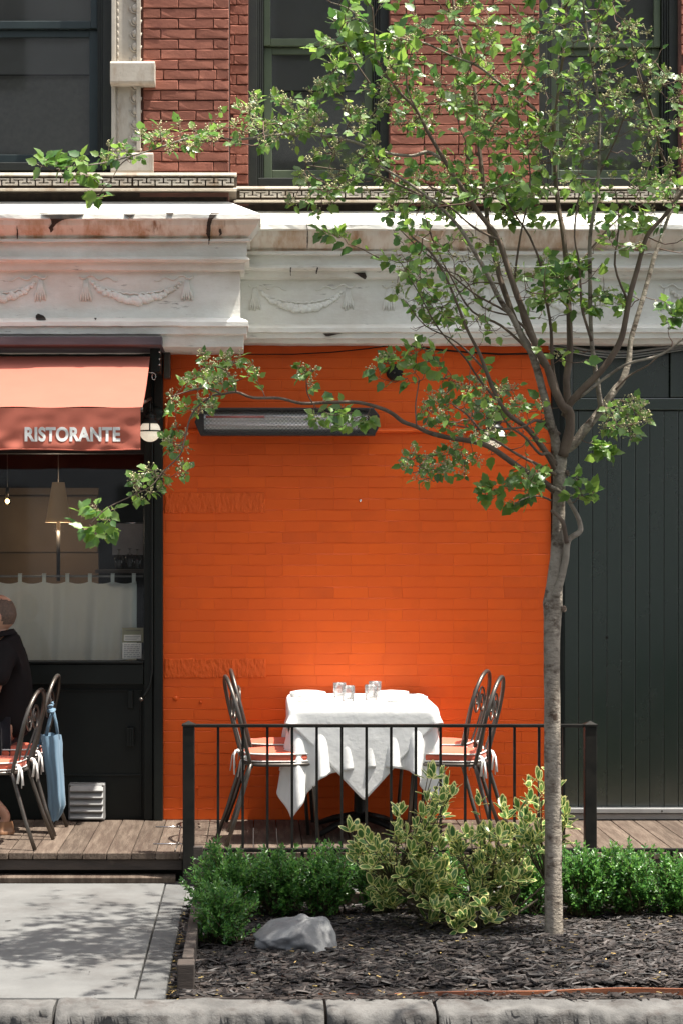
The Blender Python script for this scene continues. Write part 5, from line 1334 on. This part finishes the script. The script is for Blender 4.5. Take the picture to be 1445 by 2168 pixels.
# ================================================================== THE TREE
tr = thing('street_tree', (WX(1170,-3.02), -3.02, -.12), 'young many stemmed street tree with grey trunk and berry clusters', 'tree')
TY = -3.02
def limb(pts, r0, r1, y0=TY, y1=TY, m='barkdark', n=10, name='limb', wob=.004, sub=4):
    """pts in picture pixels at the tree's own depth, y drifting from y0 to y1"""
    P = [PT(p[0], p[1], y0+(y1-y0)*i/(len(pts)-1)) for i, p in enumerate(pts)]
    out = []; k = len(P)
    for i in range(k-1):
        a, b, c, d = P[max(i-1,0)], P[i], P[i+1], P[min(i+2,k-1)]
        for j in range(sub):
            t = j/sub; q = .5*((2*b)+(c-a)*t+(2*a-5*b+4*c-d)*t*t+(3*b-a-3*c+d)*t**3)
            q = q+Vector((NZ.noise(q*9), NZ.noise(q*9+Vector((5,5,5))), 0))*wob; out.append(q)
    out.append(P[-1]); L = len(out)
    rad = [r0+(r1-r0)*(i/(L-1))**.8 for i in range(L)]
    rad = [r_*(1+.10*NZ.noise(o_*22)+.05*NZ.noise(o_*60)) for r_, o_ in zip(rad, out)]
    o = part(name, MB().tube(out, rad, n), M[m], tr)
    LIMB.append((out, rad)); return o
LIMB = []
s0 = 474.
# trunk with knots
tp = [(1172,2000,20),(1172,1985,19.5),(1171,1940,19),(1170,1860,18.3),(1170,1780,18),(1169,1700,17.6),(1168,1600,17),(1168,1500,17),(1167,1420,17),(1167,1350,17.5),(1168,1310,18.5),(1169,1290,20),(1169,1275,20.5),(1171,1255,18.5),(1173,1235,17.5),(1175,1215,17),(1178,1180,14.5),(1180,1140,14),(1181,1100,13.5),(1182,1060,13),(1182,1030,13.5),(1183,1000,14),(1184,975,15),(1184,950,13)]
P = []; rad = []
for (p, q, r_) in tp: P.append(PT(p, q, TY)); rad.append(r_/s0)
PP = []; RR = []
for i in range(len(P)-1):
    for j in range(6):
        t = j/6; PP.append(P[i].lerp(P[i+1], t)); RR.append(rad[i]+(rad[i+1]-rad[i])*t)
PP.append(P[-1]); RR.append(rad[-1])
n = 28; rows = []
for c_, r_ in zip(PP, RR):
    rows.append([(c_.x+r_*(1+.05*NZ.noise(Vector((math.cos(a)*2.2, math.sin(a)*2.2, c_.z*9)))+.035*NZ.noise(Vector((math.cos(a)*5, math.sin(a)*5, c_.z*45))))*math.cos(a),
                  c_.y+r_*(1+.05*NZ.noise(Vector((math.cos(a)*2.2, math.sin(a)*2.2, c_.z*9))))*math.sin(a), c_.z) for a in [2*math.pi*k/n for k in range(n)]])
trunk = part('trunk', MB().grid(rows, closed=True), M['bark'], tr); LIMB.append((PP[80:], RR[80:]))
def knot(p, q, side, r_, name='knot'):
    c_ = PT(p, q, TY-.0); d = Vector((side, -1, .1)).normalized(); mb = MB(); o = c_+d*(.030)
    ring = [o+(d.orthogonal().normalized()*math.cos(a)+d.cross(d.orthogonal()).normalized()*math.sin(a)*1.2)*r_ for a in [2*math.pi*k/12 for k in range(13)]]
    mb.tube(ring, r_*.42, 6); mb.ball(o-d*.004, r_*.8, n=8, m=6); part(name, mb, M['barkdark'], trunk)
knot(1163,1283,-.75,.012); knot(1182,1290,.9,.010); knot(1168,1332,-.05,.009); knot(1188,1003,1.2,.009)
# right hand stem leaving the trunk at the old fork
limb([(1174,1262),(1186,1225),(1196,1185),(1200,1155),(1206,1140),(1224,1128),(1228,1118),(1222,1096),(1208,1070),(1196,1052),(1180,1038),(1165,1030)], .0185, .007, TY-.03, TY-.06, 'bark')
limb([(1166,1080),(1181,1094),(1192,1110),(1200,1150)][::-1], .011, .008, TY-.05, TY-.08)
limb([(1181,965),(1172,925),(1165,900),(1155,855),(1140,795),(1124,748),(1105,715),(1081,668),(1061,641),(1034,588),(1001,528),(961,468),(908,421),(860,385),(800,350)], .024, .004, TY, TY-.45, 'bark')
limb([(1190,965),(1204,910),(1203,873),(1188,858),(1172,820),(1157,778),(1140,745),(1125,708),(1085,601),(1054,508),(1014,454),(974,394),(941,341),(908,287),(881,234),(844,194),(801,134),(791,67),(787,15)], .024, .003, TY-.02, TY-.5)
limb([(1157,778),(1105,713),(1061,601),(1044,534),(1031,468),(1024,401),(1008,267),(1001,167),(971,87),(958,0),(950,-80),(955,-180)], .015, .005, TY, TY+.35)
limb([(1203,873),(1198,808),(1203,765),(1205,722),(1201,601),(1191,501),(1181,434),(1175,367),(1171,267),(1178,220),(1192,100),(1200,0),(1215,-100)], .019, .004, TY+.02, TY+.25)
limb([(1183,960),(1211,942),(1235,912),(1257,886),(1282,852),(1303,822),(1317,804),(1330,765),(1335,720),(1361,628),(1381,554),(1401,494),(1435,400),(1460,300),(1470,180)], .024, .005, TY+.01, TY+.15, 'bark')
limb([(1270,868),(1270,851),(1261,795),(1252,722),(1248,600),(1248,501),(1258,434),(1265,374),(1268,267),(1265,220),(1240,60),(1225,-60)], .013, .004, TY+.02, TY-.3, 'bark')
limb([(1195,880),(1202,858),(1235,821),(1278,778),(1313,717),(1328,641),(1348,568),(1368,501),(1408,454),(1442,407),(1490,350),(1540,260)], .019, .006, TY-.03, TY-.3)
limb([(1220,845),(1235,834),(1287,795),(1330,769),(1395,752),(1445,717),(1500,680),(1560,640)], .008, .004, TY-.05, TY-.25, 'bark')
limb([(1302,825),(1330,795),(1370,773),(1395,752),(1420,735)], .005, .002, TY, TY-.1)
limb([(1180,1000),(1166,977),(1145,945),(1123,916),(1104,898),(1080,882),(1062,862),(1049,838),(1028,787),(1015,750),(1000,722),(985,690),(950,600),(915,540),(870,500)], .016, .004, TY, TY-.35)
limb([(1172,1040),(1150,1022),(1131,1011),(1105,995),(1080,977),(1045,952),(1015,938),(980,931),(950,927),(907,916),(880,903),(852,893),(830,876),(804,864),(757,852),(697,852),(638,854),(590,843),(536,842),(500,830),(470,835)], .016, .005, TY, TY-.40, 'barkdark')
limb([(470,835),(440,822),(411,825),(385,832),(364,840)], .005, .0025, TY-.40, TY-.45)
limb([(470,835),(450,838),(420,860),(404,885),(392,930),(380,965),(345,1000),(320,1030),(280,1050),(230,1075),(190,1110)], .005, .002, TY-.40, TY-.42)
limb([(500,830),(490,800),(470,780),(440,775),(420,785)], .0035, .002, TY-.40, TY-.42)
limb([(660,852),(650,830),(648,800)], .003, .002, TY-.38, TY-.38)
limb([(880,903),(878,860),(885,820),(886,800)], .0035, .002, TY-.35, TY-.3)
limb([(1176,985),(1160,960),(1140,960),(1110,925),(1080,905),(1060,880)], .010, .003, TY-.02, TY-.15)
limb([(1182,920),(1155,900),(1135,890),(1120,895),(1100,905),(1020,910),(960,900)], .010, .003, TY-.02, TY-.2)
limb([(1174,1005),(1140,985),(1100,965),(1060,940),(1020,915),(990,880),(960,860)], .008, .003, TY-.04, TY-.5)
limb([(1166,1060),(1140,1050),(1110,1055),(1090,1065)], .005, .002, TY-.05, TY-.2)
limb([(941,341),(905,322),(870,330),(800,320),(747,300),(680,287),(607,284),(520,294),(480,294),(430,285),(380,298),(330,315),(280,330),(220,345),(165,352),(120,358)], .008, .0025, TY-.3, TY-.30, 'bark')
limb([(280,330),(255,350),(235,380),(215,405)], .003, .0015, TY-.3, TY-.32)
limb([(1130,230),(1060,180),(1010,140),(960,120),(900,92),(840,80),(790,60),(740,20),(700,5)], .007, .002, TY-.1, TY-.4, 'bark')
limb([(1175,300),(1130,230),(1090,200)], .008, .006, TY+.1, TY-.1)
limb([(908,421),(850,395),(800,372),(720,360),(650,350)], .006, .002, TY-.35, TY-.4)
limb([(1031,468),(980,420),(930,405),(880,380)], .006, .002, TY+.15, TY+.2)
limb([(1201,601),(1240,540),(1290,480),(1340,430),(1380,330)], .006, .002, TY+.1, TY+.3)
limb([(1435,400),(1400,330),(1380,250),(1350,150),(1330,60)], .007, .003, TY+.1, TY-.1)
limb([(1265,374),(1300,300),(1330,230),(1370,190)], .005, .002, TY-.1, TY-.3)
limb([(1061,601),(1000,600),(950,640),(920,655)], .004, .002, TY, TY-.1)
limb([(1125,708),(1070,660),(1000,620),(930,560),(880,520),(840,480)], .006, .002, TY-.1, TY-.3)
limb([(1081,668),(1020,650),(980,590),(930,570)], .004, .002, TY-.1, TY-.3)
limb([(1008,330),(1040,270),(1075,220),(1110,120),(1130,40)], .006, .003, TY+.2, TY+.1)
limb([(881,234),(860,180),(870,110),(900,60)], .004, .002, TY-.5, TY-.5)
limb([(801,200),(770,160),(740,110),(720,70)], .004, .002, TY-.45, TY-.5)
limb([(1215,-100),(1400,-200),(1700,-190),(1950,-130)], .006, .003, TY+.25, TY-1.0)  # unseen high limbs added so their leaves dapple the mulch and kerb
limb([(1215,-60),(1350,-190),(1600,-220),(1900,-170)], .006, .003, TY+.2, TY-.5)
limb([(1215,-80),(1400,-210),(1650,-240),(1800,-230)], .006, .003, TY+.25, TY+.45)
limb([(1192,20),(1300,-140),(1450,-200)], .005, .003, TY+.1, TY-1.0)
limb([(1140,745),(1110,690),(1090,600),(1100,500),(1120,400),(1115,300)], .008, .003, TY, TY-.2)
limb([(1190,860),(1170,790),(1165,700),(1150,600),(1130,520),(1080,440),(1050,380)], .010, .003, TY+.02, TY-.15)
limb([(1028,787),(990,745),(950,715),(900,690),(860,640)], .005, .002, TY-.2, TY-.3)
limb([(1062,862),(1010,800),(985,760),(930,700),(890,630),(850,560)], .006, .002, TY-.1, TY-.35)
limb([(1124,748),(1060,690),(1000,660),(960,600),(920,520),(900,470)], .007, .002, TY-.05, TY-.1)
limb([(1252,722),(1230,650),(1225,560),(1215,480),(1230,380)], .007, .003, TY-.1, TY-.25)
limb([(1328,641),(1300,560),(1310,470),(1300,400)], .006, .003, TY-.1, TY-.2)
limb([(1054,508),(1000,480),(940,430),(870,410),(800,400)], .006, .002, TY-.3, TY-.4)
# twigs: grown one after another onto the nearest wood
nodes = []; 
for pts, rad in LIMB:
    for p, r_ in zip(pts, rad): nodes.append((p.x, p.y, p.z))
NA = np.array(nodes)
REG = [ # px, py, rx, ry, twigs, leafiness, berries, depth spread
 (560,255,105,50,42,1,.7,.25),(700,225,80,60,40,1,.4,.3),(740,360,110,55,40,.9,.5,.3),(735,95,60,55,26,1.3,.0,.25),(830,95,50,55,18,1.1,.1,.25),
 (965,45,110,50,36,1.1,.15,.35),(900,195,100,70,44,1.1,.3,.35),(1050,150,120,80,52,1.1,.2,.4),(1190,90,100,75,44,1.1,.2,.4),(1310,140,90,80,48,1.0,.5,.35),
 (1080,300,130,60,50,1.1,.2,.4),(1240,280,120,70,50,1,.3,.4),(1390,210,60,80,26,1,.3,.3),(1000,390,150,50,46,1.1,.2,.4),(890,420,90,45,30,1,.3,.3),(1150,420,110,50,36,1.1,.1,.35),
 (1400,330,55,60,20,.9,.3,.3),(1340,410,90,45,28,.9,.3,.3),(660,420,60,35,12,.9,.5,.2),(695,492,28,18,4,1.4,0,.1),(850,520,60,40,14,.8,.1,.2),(1180,590,60,50,20,1.2,.1,.25),
 (1285,640,50,22,9,1.3,0,.2),(935,655,50,40,12,.9,.0,.2),(1420,655,30,20,6,1.2,0,.15),(860,770,70,40,16,1.1,.2,.2),(1000,865,100,55,46,1.0,.8,.35),(930,985,75,38,30,.8,.9,.25),
 (1100,1030,75,35,18,1.2,.1,.2),(1325,885,52,38,26,.9,.7,.25),(465,785,75,32,26,.8,.9,.2),(405,850,45,35,13,.8,.7,.15),(650,795,24,18,5,1,.5,.08),(720,878,55,28,12,1.2,.0,.12),
 (375,955,32,45,12,.8,.7,.12),(320,1030,42,32,12,.8,.8,.12),(215,1100,45,32,9,1.5,.0,.12),(150,352,60,22,9,1.5,0,.1),(255,325,50,20,9,1,.3,.1),(375,288,85,26,24,.8,.8,.15),(205,408,38,14,4,1.3,0,.08),
 (1235,1030,30,24,7,1.2,0,.1),(1280,940,30,20,4,1.4,0,.1),(960,560,110,70,54,.40,.1,.3),(1050,620,90,80,44,.30,0,.3),(940,740,80,70,26,.3,0,.25),(1080,890,80,70,46,.25,.0,.25),(900,600,60,60,20,.3,0,.3),(1180,700,70,80,20,.2,0,.2),(1150,180,200,150,30,.3,0,.4),(1330,480,70,50,12,.8,.1,.3),(1290,560,60,60,8,.3,0,.3),
 (1000,-70,220,60,60,1.1,.2,.5),(1250,-60,160,60,46,1.1,.2,.5),(800,-60,110,50,24,1.1,.2,.4),(1150,-190,260,70,60,1.1,.2,.6),(1540,300,90,220,46,1,.2,.5),(900,-160,150,60,30,1,.2,.5),(1150,-190,180,60,34,1,.2,-.9),(1420,-200,170,60,44,1,.2,-.9),(1700,-190,170,60,44,1,.2,-.9),(1930,-140,150,60,34,1,.2,-.9),(1250,-210,190,60,50,1.3,.1,-.5),(1560,-210,190,60,60,1.3,.1,-.5),(1880,-160,190,70,60,1.3,.1,-.5),(1700,-230,200,60,50,1.3,.1,.4),(1450,-230,200,60,50,1.3,.1,.4),(1350,-260,170,50,50,1.3,.1,-.92),(1650,-260,170,50,50,1.3,.1,-.92),(1400,-100,90,70,22,1,.2,.4)]  # clusters above the view, many added to cast dappled shade on the bed
rg = np.random.default_rng(11)
tw = MB(); LP = []; LD = []; LN = []; LS = []; BP = []; bst = MB()
jobs = []
for R_ in REG:
    dmean = -.05 if R_[0] > 860 else -.30
    for _ in range(int(R_[4]*1.22)):
        a = rg.uniform(0, 6.283); q = math.sqrt(rg.uniform(0, 1))
        y = TY+dmean+rg.normal(0, R_[7]*.8) if R_[7] > 0 and R_[7] != .4 or R_[1] > -200 and R_[7] == .4 else TY+R_[7]+rg.normal(0,.26)
        jobs.append((np.array(PT(R_[0]+1.15*R_[2]*q*math.cos(a), R_[1]+1.15*R_[3]*q*math.sin(a), y)), R_))
dist = [np.min(((NA-j[0])**2).sum(1)) for j in jobs]
for i in np.argsort(dist):
    tip, R_ = jobs[i]
    d2 = ((NA-tip)**2).sum(1); bias = np.where(NA[:,2] < tip[2]+.02, 1, 1.9); k = np.argmin(d2*bias); root = NA[k]
    L = math.sqrt(d2[k])
    if L < .02: continue
    nseg = max(3, min(7, int(L/.05)+2)); pts = []
    for s_ in range(nseg+1):
        t = s_/nseg; p = root+(tip-root)*t; p = p+np.array([0,0,-.10*L*math.sin(math.pi*t)])+rg.normal(0,.006,3)*(0 < s_ < nseg); pts.append(p)
    r0 = min(.0042, .0016+.006*L)
    tw.tube([tuple(p) for p in pts], [r0+(.0010-r0)*t/nseg for t in range(nseg+1)], 5)
    NA = np.concatenate([NA, np.array(pts[1:])])
    ax = pts[-1]-pts[-3]; ax /= np.linalg.norm(ax)+1e-9
    nl = rg.poisson(4.9*R_[5]*(.5 if (R_[0] > 940 and R_[1] < 360 and R_[1] > -50) else (.8 if R_[1] < 560 else 1))) if R_[5] > .5 else (rg.poisson(1.2))
    for q in range(nl):
        t = 1-.55*(q/max(nl,1))*rg.uniform(.6,1.2) if q else 1.0; t = max(.1, t); f = t*nseg; i0 = min(int(f), nseg-1); p = pts[i0]+(pts[i0+1]-pts[i0])*(f-i0)
        side = np.cross(ax, rg.normal(size=3)); side /= np.linalg.norm(side)+1e-9
        d = side*.9+ax*.5+np.array([0,-.15,-.25]) if q else ax+np.array([0,-.1,-.2])+rg.normal(0,.2,3)
        d /= np.linalg.norm(d); pet = .014
        LP.append(p+d*pet); LD.append(d); nn = np.array([0,-.6,.75])+rg.normal(0,.42,3); LN.append(nn); LS.append(rg.uniform(.026,.060)*(1.12 if R_[6] < .25 else .82))
        bst.tube([tuple(p), tuple(p+d*pet*1.05)], .0007, 3)
    if rg.random() < R_[6]*1.5+.05:
        nb = rg.integers(6, 14); c0 = pts[-1]
        for q in range(nb):
            v = rg.normal(size=3)*.9+ax*.4+np.array([0,-.1,.5]); v /= np.linalg.norm(v); e = c0+v*rg.uniform(.014,.036)
            BP.append(e); bst.tube([tuple(c0), tuple(e)], .0006, 3)
tag(tw.build('twigs', M['twig'], tr, fix=False), kind='stuff')
tag(bst.build('leaf_stalks', M['berry'], tr, fix=False), kind='stuff')
T = frame_T(np.array(LP), np.array(LD), np.array(LN), np.array(LS)); w_ = rg.uniform(.8, 1.15, len(T)); T[:, :, 0] *= w_[:, None]
leaf_objs('leaf', leaf_v, leaf_f, T, M['leaf'], tr)
ov = [(1,0,0),(-1,0,0),(0,1,0),(0,-1,0),(0,0,1),(0,0,-1)]; of = [(0,2,4),(2,1,4),(1,3,4),(3,0,4),(2,0,5),(1,2,5),(3,1,5),(0,3,5)]
TB = np.zeros((len(BP), 3, 4)); sB_ = rg.uniform(.0032,.0054,len(BP))
for k in range(3): TB[:, k, k] = sB_
TB[:, :, 3] = np.array(BP)
tag(inst('buds', ov, of, TB, M['berry'], tr, True), kind='stuff')
print('leaves', len(LP), 'buds', len(BP))

st_ = thing('string', PT(1081,564,TY-.15), 'thin white string looped between the branches in front of the cornice', 'string')
part('strand', MB().tube([PT(*p, TY-.15) for p in ((841,478),(895,505),(948,528),(1015,550),(1081,564),(1120,566),(1155,564),(1220,553),(1282,538),(1348,514),(1400,495))], .0016, 5), M['piping'], st_)
